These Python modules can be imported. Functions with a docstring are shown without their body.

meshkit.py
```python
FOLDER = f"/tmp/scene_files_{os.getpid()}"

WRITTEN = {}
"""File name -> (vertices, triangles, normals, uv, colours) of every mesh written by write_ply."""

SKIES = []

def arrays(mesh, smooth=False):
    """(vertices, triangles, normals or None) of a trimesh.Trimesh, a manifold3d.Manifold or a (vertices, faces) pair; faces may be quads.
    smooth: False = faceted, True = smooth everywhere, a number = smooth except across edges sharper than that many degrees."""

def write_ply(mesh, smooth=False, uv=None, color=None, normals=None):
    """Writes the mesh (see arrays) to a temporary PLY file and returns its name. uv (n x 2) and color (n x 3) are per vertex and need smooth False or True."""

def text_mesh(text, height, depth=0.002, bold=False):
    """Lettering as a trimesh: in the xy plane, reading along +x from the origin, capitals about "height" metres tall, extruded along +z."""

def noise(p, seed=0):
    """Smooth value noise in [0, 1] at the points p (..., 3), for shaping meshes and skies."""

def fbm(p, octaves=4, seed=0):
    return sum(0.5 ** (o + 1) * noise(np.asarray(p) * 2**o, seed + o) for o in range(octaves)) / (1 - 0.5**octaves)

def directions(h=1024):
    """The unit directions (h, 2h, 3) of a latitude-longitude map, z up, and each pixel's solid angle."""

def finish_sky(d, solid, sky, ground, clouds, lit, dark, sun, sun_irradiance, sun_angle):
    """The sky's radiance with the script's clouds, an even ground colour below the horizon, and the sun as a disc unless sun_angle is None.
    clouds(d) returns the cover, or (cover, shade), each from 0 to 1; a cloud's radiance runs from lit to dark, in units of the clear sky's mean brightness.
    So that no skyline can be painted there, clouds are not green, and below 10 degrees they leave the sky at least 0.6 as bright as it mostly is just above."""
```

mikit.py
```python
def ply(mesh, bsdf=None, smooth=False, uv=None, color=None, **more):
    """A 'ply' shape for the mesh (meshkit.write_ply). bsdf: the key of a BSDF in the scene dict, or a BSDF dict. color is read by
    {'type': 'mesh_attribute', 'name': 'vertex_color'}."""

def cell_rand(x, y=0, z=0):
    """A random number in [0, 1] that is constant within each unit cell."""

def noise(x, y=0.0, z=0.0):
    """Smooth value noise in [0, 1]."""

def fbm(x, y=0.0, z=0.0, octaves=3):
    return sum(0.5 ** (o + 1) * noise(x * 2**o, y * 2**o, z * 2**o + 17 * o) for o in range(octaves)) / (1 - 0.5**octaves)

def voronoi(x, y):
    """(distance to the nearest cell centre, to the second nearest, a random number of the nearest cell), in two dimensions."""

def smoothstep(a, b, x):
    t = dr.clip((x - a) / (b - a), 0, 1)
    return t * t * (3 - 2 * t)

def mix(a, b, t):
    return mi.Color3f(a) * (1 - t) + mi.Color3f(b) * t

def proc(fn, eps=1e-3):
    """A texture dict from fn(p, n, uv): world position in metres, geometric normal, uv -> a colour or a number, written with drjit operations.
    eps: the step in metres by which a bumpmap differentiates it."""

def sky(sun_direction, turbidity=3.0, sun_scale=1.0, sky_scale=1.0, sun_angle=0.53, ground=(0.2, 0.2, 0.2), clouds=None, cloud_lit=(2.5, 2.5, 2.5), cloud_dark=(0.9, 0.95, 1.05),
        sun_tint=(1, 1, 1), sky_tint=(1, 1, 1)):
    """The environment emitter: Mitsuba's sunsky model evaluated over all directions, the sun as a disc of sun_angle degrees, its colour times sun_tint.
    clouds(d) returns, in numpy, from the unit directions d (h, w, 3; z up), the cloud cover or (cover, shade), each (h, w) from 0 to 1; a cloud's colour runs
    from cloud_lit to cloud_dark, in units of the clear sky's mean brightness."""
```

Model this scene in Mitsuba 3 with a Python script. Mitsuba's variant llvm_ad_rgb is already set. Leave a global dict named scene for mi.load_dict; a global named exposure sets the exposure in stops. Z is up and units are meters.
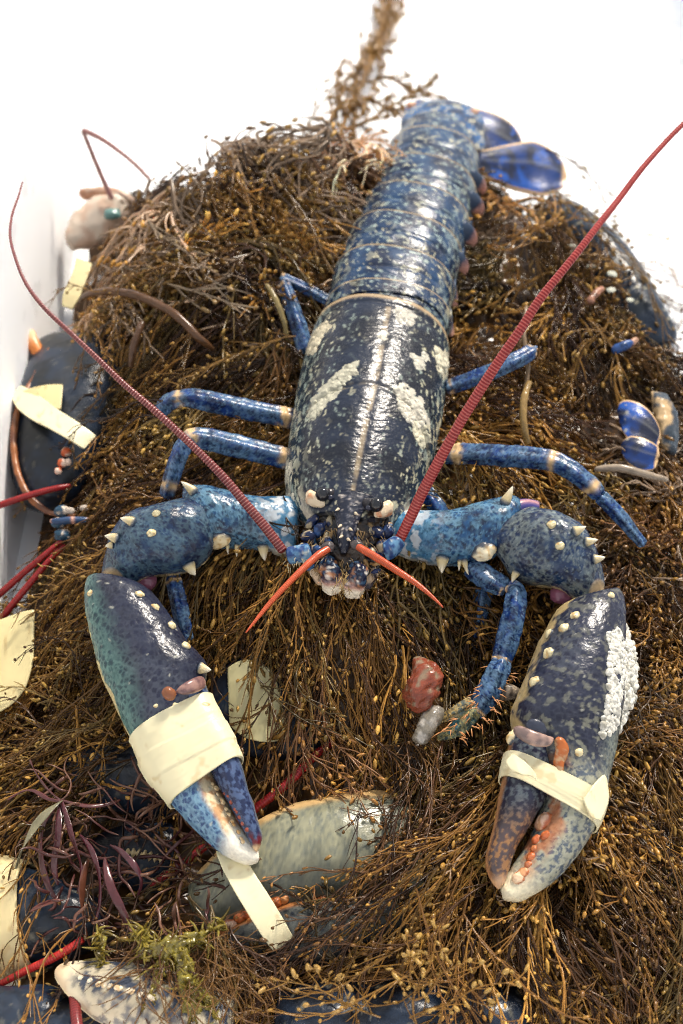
import math, numpy as np, trimesh, mitsuba as mi, mikit, meshkit
from scipy.spatial import cKDTree
from scipy.interpolate import Akima1DInterpolator, RBFInterpolator

# ---------------------------------------------------------------- camera, light, exposure
W_, H_ = 683, 1024
FOV = 28.0
EYE = np.array([0.0, -0.386, 0.560])
AIM = np.array([0.0, 0.0, 0.100])
scene, labels = {}, {}
scene['camera'] = {'type': 'thinlens', 'fov': FOV, 'fov_axis': 'x', 'near_clip': 0.01, 'far_clip': 50.0,
                   'aperture_radius': 0.0025, 'focus_distance': 0.565,
                   'to_world': mi.ScalarTransform4f().look_at(origin=EYE.tolist(), target=AIM.tolist(), up=[0, 0, 1])}
scene['daylight'] = mikit.sky([0.36, 0.68, 0.74], turbidity=3, sun_scale=0.30, sun_angle=10, sun_tint=(.90, 1.0, 1.18),
                              clouds=lambda d: np.ones(d.shape[:2]), cloud_lit=(.66, .69, .74))
exposure = 3.8

# ---------------------------------------------------------------- placing: a pixel and a height (or depth) give a point
_f = (AIM - EYE) / np.linalg.norm(AIM - EYE)
_r = np.cross(_f, [0, 0, 1.0]); _r /= np.linalg.norm(_r)
_u = np.cross(_r, _f)
FP = (W_ / 2) / math.tan(math.radians(FOV / 2))


def U(px, py, z):
    d = _f + _r * (px - W_ / 2) / FP + _u * (H_ / 2 - py) / FP
    return EYE + d * ((z - EYE[2]) / d[2])


def UD(px, py, depth):
    return EYE + (_f + _r * (px - W_ / 2) / FP + _u * (H_ / 2 - py) / FP) * depth


def project(P):
    q = np.asarray(P) - EYE
    d = q @ _f
    return np.stack([W_ / 2 + FP * (q @ _r) / d, H_ / 2 - FP * (q @ _u) / d], -1), d


def unit(v):
    v = np.asarray(v, float)
    return v / (np.linalg.norm(v, axis=-1, keepdims=True) + 1e-12)


TURN = np.array(trimesh.transformations.euler_matrix(.9, .5, 1.3))[:3, :3]


def fbm(P, freq, octaves=3, seed=0):
    Q, out = np.asarray(P) * freq + 37.0, 0
    for o in range(octaves):
        Q = Q @ TURN                                        # turned from octave to octave, so that no grid shows
        out = out + .5 ** (o + 1) * (meshkit.noise(Q, seed + o) + meshkit.noise(Q @ TURN + 5.3, seed + o + 50)) * .5
        Q = Q * 2.03
    return .5 + (out / (1 - .5 ** octaves) - .5) * 1.3


def sstep(a, b, x):
    t = np.clip((x - a) / (b - a), 0, 1)
    return t * t * (3 - 2 * t)


def mixc(a, b, t):
    a, b = np.asarray(a, float), np.asarray(b, float)
    t = np.asarray(t)[..., None]
    return a * (1 - t) + b * t


def spots(P, spacing, size, seed, warp=0.35, soft=0.0004):
    """0..1 mask of irregular round spots scattered through space."""
    rng = np.random.default_rng(seed)
    lo, hi = P.min(0) - spacing, P.max(0) + spacing
    n = int(min(250000, max(8, np.prod((hi - lo) / spacing))))
    pts = rng.uniform(lo, hi, (n, 3))
    rad = size * rng.uniform(0.35, 1.25, n) ** 1.3
    Q = P + (np.stack([fbm(P, 0.9 / spacing, 2, seed + k) for k in range(3)], -1) - 0.5) * spacing * 2 * warp
    d, i = cKDTree(pts).query(Q, k=2)
    e = np.min(d - rad[i], axis=1)
    return sstep(soft, -soft, e)


def cells(P, spacing, seed, warp=.5):
    """0 in the middle of irregular cells, 1 on the net between them."""
    g = np.random.default_rng(seed)
    lo, hi = P.min(0) - spacing, P.max(0) + spacing
    pts = g.uniform(lo, hi, (int(min(250000, np.prod((hi - lo) / spacing) * 1.3)), 3))
    Q = P + (np.stack([fbm(P, 1.2 / spacing, 2, seed + k) for k in range(3)], -1) - .5) * spacing * warp
    d, _ = cKDTree(pts).query(Q, k=2)
    return sstep(.34, .06, (d[:, 1] - d[:, 0]) / spacing)


# ---------------------------------------------------------------- mesh helpers
def resample(pts, n):
    pts = np.asarray(pts, float)
    t = np.concatenate([[0], np.cumsum(np.linalg.norm(np.diff(pts[:, :3], axis=0), axis=1) + 1e-6)])
    t /= t[-1]
    if len(pts) == 2:
        return pts[0] + (pts[1] - pts[0]) * np.linspace(0, 1, n)[:, None]
    return Akima1DInterpolator(t, pts)(np.linspace(0, 1, n))


def grid_faces(n, m, closed=True):
    i, j = np.meshgrid(np.arange(n - 1), np.arange(m if closed else m - 1), indexing='ij')
    a, b = i * m + j, i * m + (j + 1) % m
    c, d = a + m, b + m
    a, b, c, d = (x.ravel() for x in (a, b, c, d))
    return np.concatenate([np.stack([a, b, d], -1), np.stack([a, d, c], -1)])


class M:
    """Mesh with two parameters per vertex: s along, a around."""
    def __init__(self, v, f, s=None, a=None):
        self.v, self.f = np.asarray(v, float), np.asarray(f, int)
        self.s = np.zeros(len(self.v)) if s is None else s
        self.a = np.zeros(len(self.v)) if a is None else a

    def normals(self):
        n = np.zeros_like(self.v)
        fn = np.cross(self.v[self.f[:, 1]] - self.v[self.f[:, 0]], self.v[self.f[:, 2]] - self.v[self.f[:, 0]])
        for k in range(3):
            np.add.at(n, self.f[:, k], fn)
        return unit(n)

    def fix(self):
        v0, v1, v2 = (self.v[self.f[:, k]] - self.v.mean(0) for k in range(3))
        if np.einsum('ij,ij->i', v0, np.cross(v1, v2)).sum() < 0:
            self.f = self.f[:, ::-1]
        return self

    def push(self, amount):
        self.v = self.v + self.normals() * np.asarray(amount)[:, None]
        return self


def join(ms):
    off, v, f, s, a = 0, [], [], [], []
    for m in ms:
        v.append(m.v); f.append(m.f + off); s.append(m.s); a.append(m.a); off += len(m.v)
    return M(np.vstack(v), np.vstack(f), np.concatenate(s), np.concatenate(a))


def skin(C, A, B, prof, cap=True):
    """Loft: centres C, half-width vectors A, half-thickness vectors B (n x 3), closed profile (m x 2)."""
    n, m = len(C), len(prof)
    v = (C[:, None] + A[:, None] * prof[None, :, :1] + B[:, None] * prof[None, :, 1:2]).reshape(-1, 3)
    f = grid_faces(n, m)
    s = np.repeat(np.linspace(0, 1, n), m)
    a = np.tile(np.arange(m) / m, n)
    if cap:
        j = np.arange(m)
        v = np.vstack([v, C[:1], C[-1:]])
        f = np.vstack([f, np.stack([np.full(m, n * m), (j + 1) % m, j], -1), np.stack([np.full(m, n * m + 1), (n - 1) * m + j, (n - 1) * m + (j + 1) % m], -1)])
        s = np.concatenate([s, [0, 1]]); a = np.concatenate([a, [0, 0]])
    return M(v, f, s, a).fix()


def superellipse(m, p=2.0, q=None):
    t = np.arange(m) / m * 2 * np.pi
    e = 2.0 / p
    x = np.sign(np.cos(t)) * np.abs(np.cos(t)) ** e
    y = np.sign(np.sin(t)) * np.abs(np.sin(t)) ** e
    return np.stack([x, y], -1)


def plate(st, n, m, p=2.2, close=0.02):
    """Loft between two outlines. st rows: (Lpx, Lpy, Lz, Rpx, Rpy, Rz, half thickness)."""
    st = np.array([[*U(r[0], r[1], r[2]), *U(r[3], r[4], r[5]), r[6]] for r in st])
    g = resample(st, n)
    L, R, t = g[:, :3], g[:, 3:6], g[:, 6]
    C, A = (L + R) / 2, (R - L) / 2
    ax = unit(np.gradient(C, axis=0))
    N = unit(np.cross(A, ax))
    N = np.where((N @ (-_f))[:, None] < 0, -N, N)
    k = max(2, int(n * close))                             # round the ends off
    e = np.ones(n); w = np.sqrt(1 - (1 - (np.arange(k) + 0.15) / k) ** 2)
    if close:
        e[:k], e[-k:] = w, w[::-1]
    mesh = skin(C, A * e[:, None], N * (t * e)[:, None], superellipse(m, p))
    mesh.N, mesh.C, mesh.A, mesh.t = N, C, A, t
    return mesh


def tube(path, radii, n=40, m=10, flat=1.0, upv=None):
    """Round tube through 3-D points with a radius at each."""
    g = resample(np.column_stack([np.asarray(path, float), np.asarray(radii, float)]), n)
    C, r = g[:, :3], np.maximum(g[:, 3], 1e-5)
    T = unit(np.gradient(C, axis=0))
    ref = np.asarray(upv if upv is not None else -_f, float)
    A = unit(np.cross(T, ref)); B = np.cross(A, T)
    e = np.ones(n)
    k = min(4, n // 4); w = np.sqrt(1 - (1 - (np.arange(k) + 0.2) / k) ** 2)
    e[:k], e[-k:] = np.maximum(w, 0.2), np.maximum(w, 0.2)[::-1]
    return skin(C, A * (r * e)[:, None], B * (r * e * flat)[:, None], superellipse(m))


def ball(c, r, axes=None, sub=2, lump=0.0, seed=0):
    s = trimesh.creation.icosphere(subdivisions=sub)
    v = np.array(s.vertices)
    if lump:
        v = v * (1 + lump * (fbm(v + seed * 3.1, 1.6, 2, seed)[:, None] - 0.5))
    r = np.broadcast_to(np.asarray(r, float), (3,))
    v = v * r
    if axes is not None:
        v = v @ np.asarray(axes)
    return M(v + np.asarray(c), np.array(s.faces))


def frame(n, t=None):
    """Rows: tangent, bitangent, normal."""
    n = unit(n)
    t = np.array([1, 0.2, 0.1]) if t is None else np.asarray(t, float)
    t = unit(t - n * (t @ n))
    return np.stack([t, np.cross(n, t), n])


def spine(base, n, length, r, bend=None, m=8):
    n = unit(n); bend = np.zeros(3) if bend is None else np.asarray(bend)
    q = np.linspace(0, 1, 7)
    P = base + n * (q[:, None] * length - 0.15 * length) + bend * (q[:, None] ** 2) * length
    return tube(P, r * (1 - q) ** 0.75 + r * 0.06, 10, m)


def cube(x0, x1, y0, y1, z0, z1, bevel=0.003):
    pts = np.array([[x, y, z] for x in (x0, x1) for y in (y0, y1) for z in (z0, z1)], float)
    c = pts.mean(0)
    out = []
    for k in range(3):
        q = pts.copy(); s = np.sign(q - c) * bevel
        for j in range(3):
            if j != k:
                q[:, j] -= s[:, j]
        out.append(q)
    h = trimesh.convex.convex_hull(np.vstack(out))
    return M(np.array(h.vertices), np.array(h.faces))


# ---------------------------------------------------------------- materials (pigment comes from the vertices)
VC = {'type': 'mesh_attribute', 'name': 'vertex_color'}


def paint(rough, spec=0.5, coat=0.0, coat_gloss=0.9, **k):
    return {'type': 'twosided', 'b': {'type': 'principled', 'base_color': VC, 'roughness': rough, 'specular': spec, 'clearcoat': coat, 'clearcoat_gloss': coat_gloss, **k}}


pits = mikit.proc(lambda p, n, uv: mikit.noise(p.x * 1500, p.y * 1500, p.z * 1500) + .6 * mikit.noise(p.x * 3300, p.y * 3300, p.z * 3300) + .6 * mikit.noise(p.x * 520, p.y * 520, p.z * 520), 1.5e-4)
scene['shell'] = {'type': 'twosided', 'b': {'type': 'bumpmap', 'scale': .00006, 't': pits, 'b': {'type': 'principled', 'base_color': VC, 'roughness': .29, 'specular': .32, 'clearcoat': .15, 'clearcoat_gloss': .95}}}
scene['horn'] = paint(0.38, 0.5, 0.25)
scene['chalk'] = paint(0.75, 0.3)
scene['rubber'] = paint(0.34, 0.4)
scene['weed'] = paint(0.25, 0.36, 0.0)
scene['membrane'] = paint(0.22, 0.45, 0.2)
scene['polystyrene'] = {'type': 'twosided', 'b': {'type': 'principled', 'roughness': 0.55, 'specular': 0.35,
    'base_color': mikit.proc(lambda p, n, uv: mi.Color3f(0.86, 0.87, 0.885) * (0.97 + 0.03 * mikit.fbm(p.x * 60, p.y * 60, p.z * 60)) *
                             (1 - 0.12 * mikit.smoothstep(0.70, 0.78, mikit.fbm(p.x * 35 + 9, p.y * 35, p.z * 35))))}}

CREAM = np.array([0.62, 0.53, 0.30])
scene['eye_gloss'] = paint(0.06, 0.6)
PALE = np.array([0.66, 0.62, 0.50])


def put(key, mesh, bsdf, color, smooth=True):
    k, i = key, 0
    while k in scene:
        i += 1; k = f'{key}_{i:03d}'
    if color is None:
        scene[k] = mikit.ply((mesh.v, mesh.f), bsdf, smooth=smooth)
        return k
    c = np.broadcast_to(np.asarray(color, float), mesh.v.shape)
    scene[k] = mikit.ply((mesh.v, mesh.f), bsdf, smooth=smooth, color=np.clip(c, 0.002, 0.95))
    return k


def name(key, label, category=None, group=None, kind=None):
    labels[key] = {'label': label}
    for a, b in (('category', category), ('group', group), ('kind', kind)):
        if b:
            labels[key][a] = b


def pick(mesh, px, py, r=2.5):
    """Point and normal of the mesh where the line through the pixel meets its near side."""
    q, d = project(mesh.v)
    e = np.hypot(q[:, 0] - px, q[:, 1] - py)
    near = e < max(r, e.min() + 0.7)
    i = np.nonzero(near)[0][np.argmin(d[near])]
    n = mesh.normals()[i]
    return mesh.v[i], n if n @ _f < 0.3 else -n


# ================================================================ fish crate
name('fish_crate', 'white plastic fish crate holding the lobsters and seaweed', 'crate')
for part, b in (('floor_panel', (-0.175, 0.385, -0.315, 0.955, -0.03, 0.0)), ('side_wall', (-0.188, -0.168, -0.335, 0.975, -0.032, 0.285)),
                ('side_wall', (0.370, 0.390, -0.335, 0.975, -0.032, 0.285)), ('back_wall', (-0.166, 0.369, 0.945, 0.970, -0.031, 0.200)), ('front_wall', (-0.166, 0.369, -0.330, -0.305, -0.031, 0.20))):
    put('fish_crate__' + part, cube(*b), 'polystyrene', None, 30)

# ================================================================ the mound of weed: its height over the crate floor
ctl = [  # pixel, pixel, height
    (345, 560, .082), (345, 640, .078), (300, 700, .062), (400, 720, .062), (340, 780, .050), (450, 830, .048), (560, 900, .050), (400, 900, .046), (330, 960, .038), (250, 1000, .03), (560, 1000, .045), (660, 960, .045),
    (420, 1060, .03), (300, 1100, .015), (600, 1100, .02), (700, 1060, .03),
    (240, 700, .045), (160, 640, .050), (90, 640, .040), (40, 700, .026), (10, 620, .02), (120, 760, .026), (60, 820, .022), (160, 860, .022), (230, 870, .024), (60, 920, .016), (120, 960, .024), (10, 1000, .012), (160, 1030, .024), (-40, 800, .015),
    (40, 540, .02), (20, 470, .02), (60, 430, .035), (110, 500, .055), (120, 560, .058), (200, 500, .068), (210, 560, .07), (230, 420, .072), (150, 390, .062), (290, 480, .078), (270, 340, .080), (180, 300, .088), (110, 310, .062), (70, 330, .045), (60, 270, .045), (110, 250, .068), (60, 225, .03),
    (200, 220, .096), (260, 200, .100), (330, 220, .092), (200, 165, .098), (260, 142, .104), (320, 138, .100), (380, 150, .085), (150, 200, .082), (120, 205, .05), (400, 250, .075), (370, 350, .078), (350, 450, .078),
    (480, 300, .070), (520, 230, .075), (560, 200, .068), (500, 200, .068), (600, 240, .062), (640, 300, .052), (670, 345, .044), (560, 330, .066), (600, 420, .060), (660, 430, .045), (700, 480, .03), (520, 420, .070), (480, 500, .074), (560, 480, .066), (640, 540, .055), (690, 600, .04),
    (500, 600, .062), (480, 660, .055), (530, 640, .055), (650, 660, .05), (560, 720, .045), (660, 760, .045), (700, 800, .035), (640, 850, .048), (480, 750, .052)]
pts = np.array([U(*c) for c in ctl])
extra = []                                                   # the far flank falls to the floor
for c in [(120, 205, .05), (150, 200, .082), (200, 165, .098), (260, 142, .104), (320, 138, .100), (380, 150, .085), (460, 160, .08), (560, 200, .068), (600, 240, .062), (640, 300, .052), (670, 345, .044)]:
    p = U(*c)
    dx = 0.035 if c[0] > 540 else 0.0
    extra += [[p[0] + dx * .7, p[1] + .030, p[2] * .62], [p[0] + dx, p[1] + .055, p[2] * .2], [p[0] + dx * 1.2, p[1] + .085, -.015], [p[0] + dx * 1.6, p[1] + .13, -.03]]
extra += [list(U(a, b, 0)[:2]) + [-.02] for a, b in ((60, 200), (100, 188), (25, 240), (130, 170), (40, 170), (665, 225), (640, 180), (690, 290), (600, 160))]
extra += [[x, -.29, -.01] for x in np.linspace(-.15, .3, 6)] + [[.26, y, .0] for y in np.linspace(-.25, .1, 5)] + [[-.158, .20, -.02], [-.158, .26, -.03], [.3, .3, -.03], [.1, .45, -.03], [-.1, .42, -.03]]
pts = np.vstack([pts, extra])
_h = RBFInterpolator(pts[:, :2], pts[:, 2], kernel='thin_plate_spline', smoothing=2e-5, neighbors=60)
gx, gy = np.linspace(-.20, .40, 151), np.linspace(-.36, .50, 216)
HG = np.clip(_h(np.stack(np.meshgrid(gx, gy, indexing='ij'), -1).reshape(-1, 2)).reshape(151, 216), -.03, .12)


SIL = np.array([(-200, 420), (0, 370), (30, 330), (42, 275), (58, 236), (100, 212), (132, 200), (165, 166), (195, 151), (240, 141), (270, 136), (330, 134), (380, 150), (470, 165), (500, 190), (560, 200), (600, 238), (640, 297), (668, 346), (692, 372), (800, 470)], float)
GX, GY = np.meshgrid(gx, gy, indexing='ij')
top_ok = np.full(HG.shape, .12)
for zz in np.linspace(-.03, .12, 61):                      # the far flank drops away behind the rim, steeper than the line of sight
    q, _ = project(np.stack([GX, GY, np.full(GX.shape, zz)], -1))
    top_ok = np.where((q[..., 1] < np.interp(q[..., 0], SIL[:, 0], SIL[:, 1])) & (top_ok == .12), zz - .004, top_ok)
HG = np.where((top_ok < .12) & (HG > top_ok), np.maximum(top_ok - .35 * (HG - top_ok), -.03), HG)


def height(x, y):
    i = np.clip((x - gx[0]) / (gx[1] - gx[0]), 0, 149.999); j = np.clip((y - gy[0]) / (gy[1] - gy[0]), 0, 214.999)
    a, b = i.astype(int), j.astype(int); u, v = i - a, j - b
    return HG[a, b] * (1 - u) * (1 - v) + HG[a + 1, b] * u * (1 - v) + HG[a, b + 1] * (1 - u) * v + HG[a + 1, b + 1] * u * v


bx, by = np.meshgrid(np.linspace(-.157, .30, 300), np.linspace(-.28, .36, 420), indexing='ij')
bz = height(bx, by) - .013
bp = np.stack([bx, by, bz], -1).reshape(-1, 3)
bp[:, 2] += (fbm(bp * [1, 1, 0], 90, 3, 5) - .5) * .014
bed = M(bp, grid_faces(300, 420, False))
bed.f = bed.f[(bp[bed.f][:, :, 2] > -.004).any(1)]
t = fbm(bp, 260, 3, 8)
name('seaweed_bed', 'dark wet tangle of old seaweed underneath the branching brown seaweed', 'seaweed', kind='stuff')
put('seaweed_bed', bed, 'weed', mixc((.040, .020, .009), (.090, .044, .013), sstep(.35, .7, t)))

# ================================================================ the blue lobster
def marble(P, dark, mid, pale, scale=.0042, seed=1, amount=.5, fine=.5):
    """Marbled shell pigment: dark islands in a paler net, with specks."""
    c = mixc(dark, mid, sstep(.35, .65, fbm(P, .5 / scale, 4, seed)))
    w = P + (np.stack([fbm(P, 1.1 / scale, 3, seed + 20 + k) for k in range(3)], -1) - .5) * scale * 1.3
    n1 = fbm(w, 1.15 / scale, 3, seed + 3)
    n2 = fbm(P, .3 / scale, 2, seed + 9)
    ret = cells(P, scale * 1.15, seed + 31)
    c = mixc(c, pale, np.maximum(sstep(.56, .66, n1 + .35 * (n2 - .5)) * .7, ret * sstep(.30, .60, n2 + .3 * (n1 - .5))) * amount)
    c = mixc(c, pale, spots(P, scale * .62, scale * .22, seed + 5, .6, .0002) * fine)
    c = mixc(c, np.asarray(dark) * .6, sstep(.60, .68, fbm(P, 1.3 / scale, 2, seed + 12)) * .7)
    return c * (.75 + .5 * fbm(P, 1300, 2, seed + 7))[:, None]


NAVY, INK, SKYB = (.006, .012, .038), (.006, .008, .015), (.15, .30, .40)
SPOT = (.52, .49, .34)
name('lobster', 'large blue lobster with cream spots on top of the seaweed pile, facing the camera', 'lobster')

# carapace: a rolled arch under a ridge line
ridge = [(391, 296, .1165, .0345, .031), (385, 326, .1185, .0358, .034), (375, 383, .1195, .0350, .036), (364, 432, .1180, .0325, .0355), (356, 474, .1150, .0285, .032), (351, 500, .1125, .0225, .026), (348, 514, .111, .0165, .0185)]
R = resample([[*U(a, b, z), w, h] for a, b, z, w, h in ridge], 300)
T = unit(np.gradient(R[:, :3], axis=0))
A0 = unit(np.cross(T, [0, 0, 1.0])); A0 = np.where(A0[:, :1] < 0, -A0, A0)
UP = unit(np.cross(A0, T)); UP = np.where(UP[:, 2:] < 0, -UP, UP)
roll = .13
B = UP * math.cos(roll) + A0 * math.sin(roll); A = A0 * math.cos(roll) - UP * math.sin(roll)
m = 270
th = np.arange(m) / m * 2 * np.pi
prof = np.stack([np.sign(np.cos(th)) * np.abs(np.cos(th)) ** .88, np.where(np.sin(th) > 0, np.abs(np.sin(th)) ** .92, -.55 * np.abs(np.sin(th)) ** .8)], -1)
carapace = skin(R[:, :3] - B * R[:, 4:5], A * R[:, 3:4], B * R[:, 4:5], prof)
arc = np.abs(carapace.a - .25) * 4                         # 0 on the ridge, 1 on the side margin
top = sstep(1.3, .9, arc)
groove = .50 + .10 * arc - .03 * np.cos(arc * 3)             # cervical groove
dent = np.exp(-((carapace.s - groove) / .012) ** 2) * sstep(.95, .7, arc) * (.35 + .65 * sstep(.05, .3, arc))
rear = np.exp(-((carapace.s - .045) / .012) ** 2)
mid = np.exp(-(arc / .030) ** 2)
carapace.push((-.0013 * dent - .0008 * rear - .00035 * mid * (carapace.s > .1) + .0007 * (fbm(carapace.v, 130, 3, 3) - .5) + .00045 * (fbm(carapace.v, 900, 2, 4) - .5)) * top)
P = carapace.v
Q = P * [1, .6, 1]
edge = sstep(.45, 1.0, arc)
col = mixc(INK, (.011, .017, .034), sstep(.35, .65, fbm(P, 60, 3, 1)))
col = mixc(col, (.02, .05, .075), edge * .7)
sp = np.maximum(spots(Q, .0026, .00074, 11, 1.2, .0002), spots(Q, .0050, .0014, 12, 1.5, .0002) * (.15 + .85 * edge))
sp = np.maximum(sp, spots(Q, .0025, .0011, 13, 1.0, .0002) * sstep(.45, .75, arc + .25 * (fbm(P, 60, 2, 33) - .5)))
sp = np.maximum(sp * sstep(.07, .16, arc) * (.55 + .45 * sstep(.2, .5, arc)), spots(P, .0022, .0005, 14, .3) * sstep(.72, .95, carapace.s) * .6)
col = mixc(col, mixc(SPOT, (.28, .34, .30), sstep(.35, .65, fbm(P, 120, 2, 15))), sp * .9)
col = mixc(col, (.45, .34, .20), .65 * np.exp(-(arc / .012) ** 2) * sstep(.35, .6, fbm(P, 220, 2, 16) + .12) * (carapace.s > .06))
col = mixc(col, (.42, .30, .17), .8 * sstep(.028, .012, carapace.s) * top)
col = mixc(col, (.36, .30, .2), .6 * dent * sstep(.4, .6, fbm(P, 300, 2, 17)))
cheek = sstep(.80, .9, carapace.s) * sstep(.55, .75, arc)
col = mixc(col, (.55, .48, .36), cheek * sstep(.45, .55, fbm(P, 150, 2, 18)) * .8)
carapace_colour = col

# rostrum
ro = resample([[*U(a, b, z), w] for a, b, z, w in [(351, 492, .1128, .0095), (349, 505, .1118, .0072), (347, 520, .1105, .0048), (345.5, 535, .1088, .0036), (344, 546, .1070, .0022), (343.5, 553, .1055, .0008)]], 60)
T = unit(np.gradient(ro[:, :3], axis=0)); A = unit(np.cross([0, 0, 1.0], T)); Bv = unit(np.cross(T, A)); Bv = np.where(Bv[:, 2:] < 0, -Bv, Bv)
rostrum = skin(ro[:, :3] - Bv * .002, A * ro[:, 3:4], Bv * np.minimum(ro[:, 3:4], .0034), superellipse(40, 1.8))
rostrum.push(.0004 * (fbm(rostrum.v, 700, 2, 5) - .5))
col = mixc((.010, .013, .026), (.10, .10, .12), spots(rostrum.v, .0015, .0005, 21, .6, .0002))
put('lobster__rostrum', rostrum, 'shell', mixc(col, (.45, .40, .36), spots(rostrum.v, .003, .0006, 22, .5)))
for px, py, dx in ((337, 507, -1), (338, 525, -1), (358, 513, 1), (352, 527, 1), (339, 536, -1), (350, 538, 1)):
    p, n = pick(rostrum, px, py, 3)
    put('lobster__rostrum__spine', spine(p, unit([dx * .5, -.8, .5]), .0032, .0008), 'horn', (.46, .38, .27))

# white crusts growing on the carapace: patches of small domes
rb = np.random.default_rng(31)


def crust(key, host, poly, n, r, h, seed, tone=PALE):
    """A crust of low domes crowded inside an outline."""
    import shapely
    g = np.random.default_rng(seed)
    pg = shapely.Polygon(poly); x0, y0, x1, y1 = pg.bounds
    parts = []
    while len(parts) < n:
        px, py = g.uniform(x0, x1), g.uniform(y0, y1)
        if not pg.contains(shapely.Point(px, py)):
            continue
        p, nn = pick(host, px, py, 2)
        k = g.uniform(.6, 1.25)
        parts.append(ball(p - nn * h * .35, (r * k, r * k * g.uniform(.7, 1.2), h * g.uniform(.8, 1.5)), frame(nn, g.normal(size=3)), 2, .6, int(g.integers(1e6))))
    mm = join(parts)
    mm.v = mm.v + (np.stack([fbm(mm.v, 500, 2, seed + k) for k in range(3)], -1) - .5) * .0009
    t = fbm(mm.v, 600, 3, seed)
    return put(key, mm, 'chalk', mixc(np.asarray(tone) * .5, tone, sstep(.3, .55, t)))


def line(pts, step, w, seed):
    g = np.random.default_rng(seed)
    out = []
    for (a, b), (c, d) in zip(pts[:-1], pts[1:]):
        n = max(1, int(math.hypot(c - a, d - b) / step))
        for i in range(n):
            u = (i + g.random() * .6) / n
            out.append((a + (c - a) * u + g.normal() * w, b + (d - b) * u + g.normal() * w))
    return out


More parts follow.
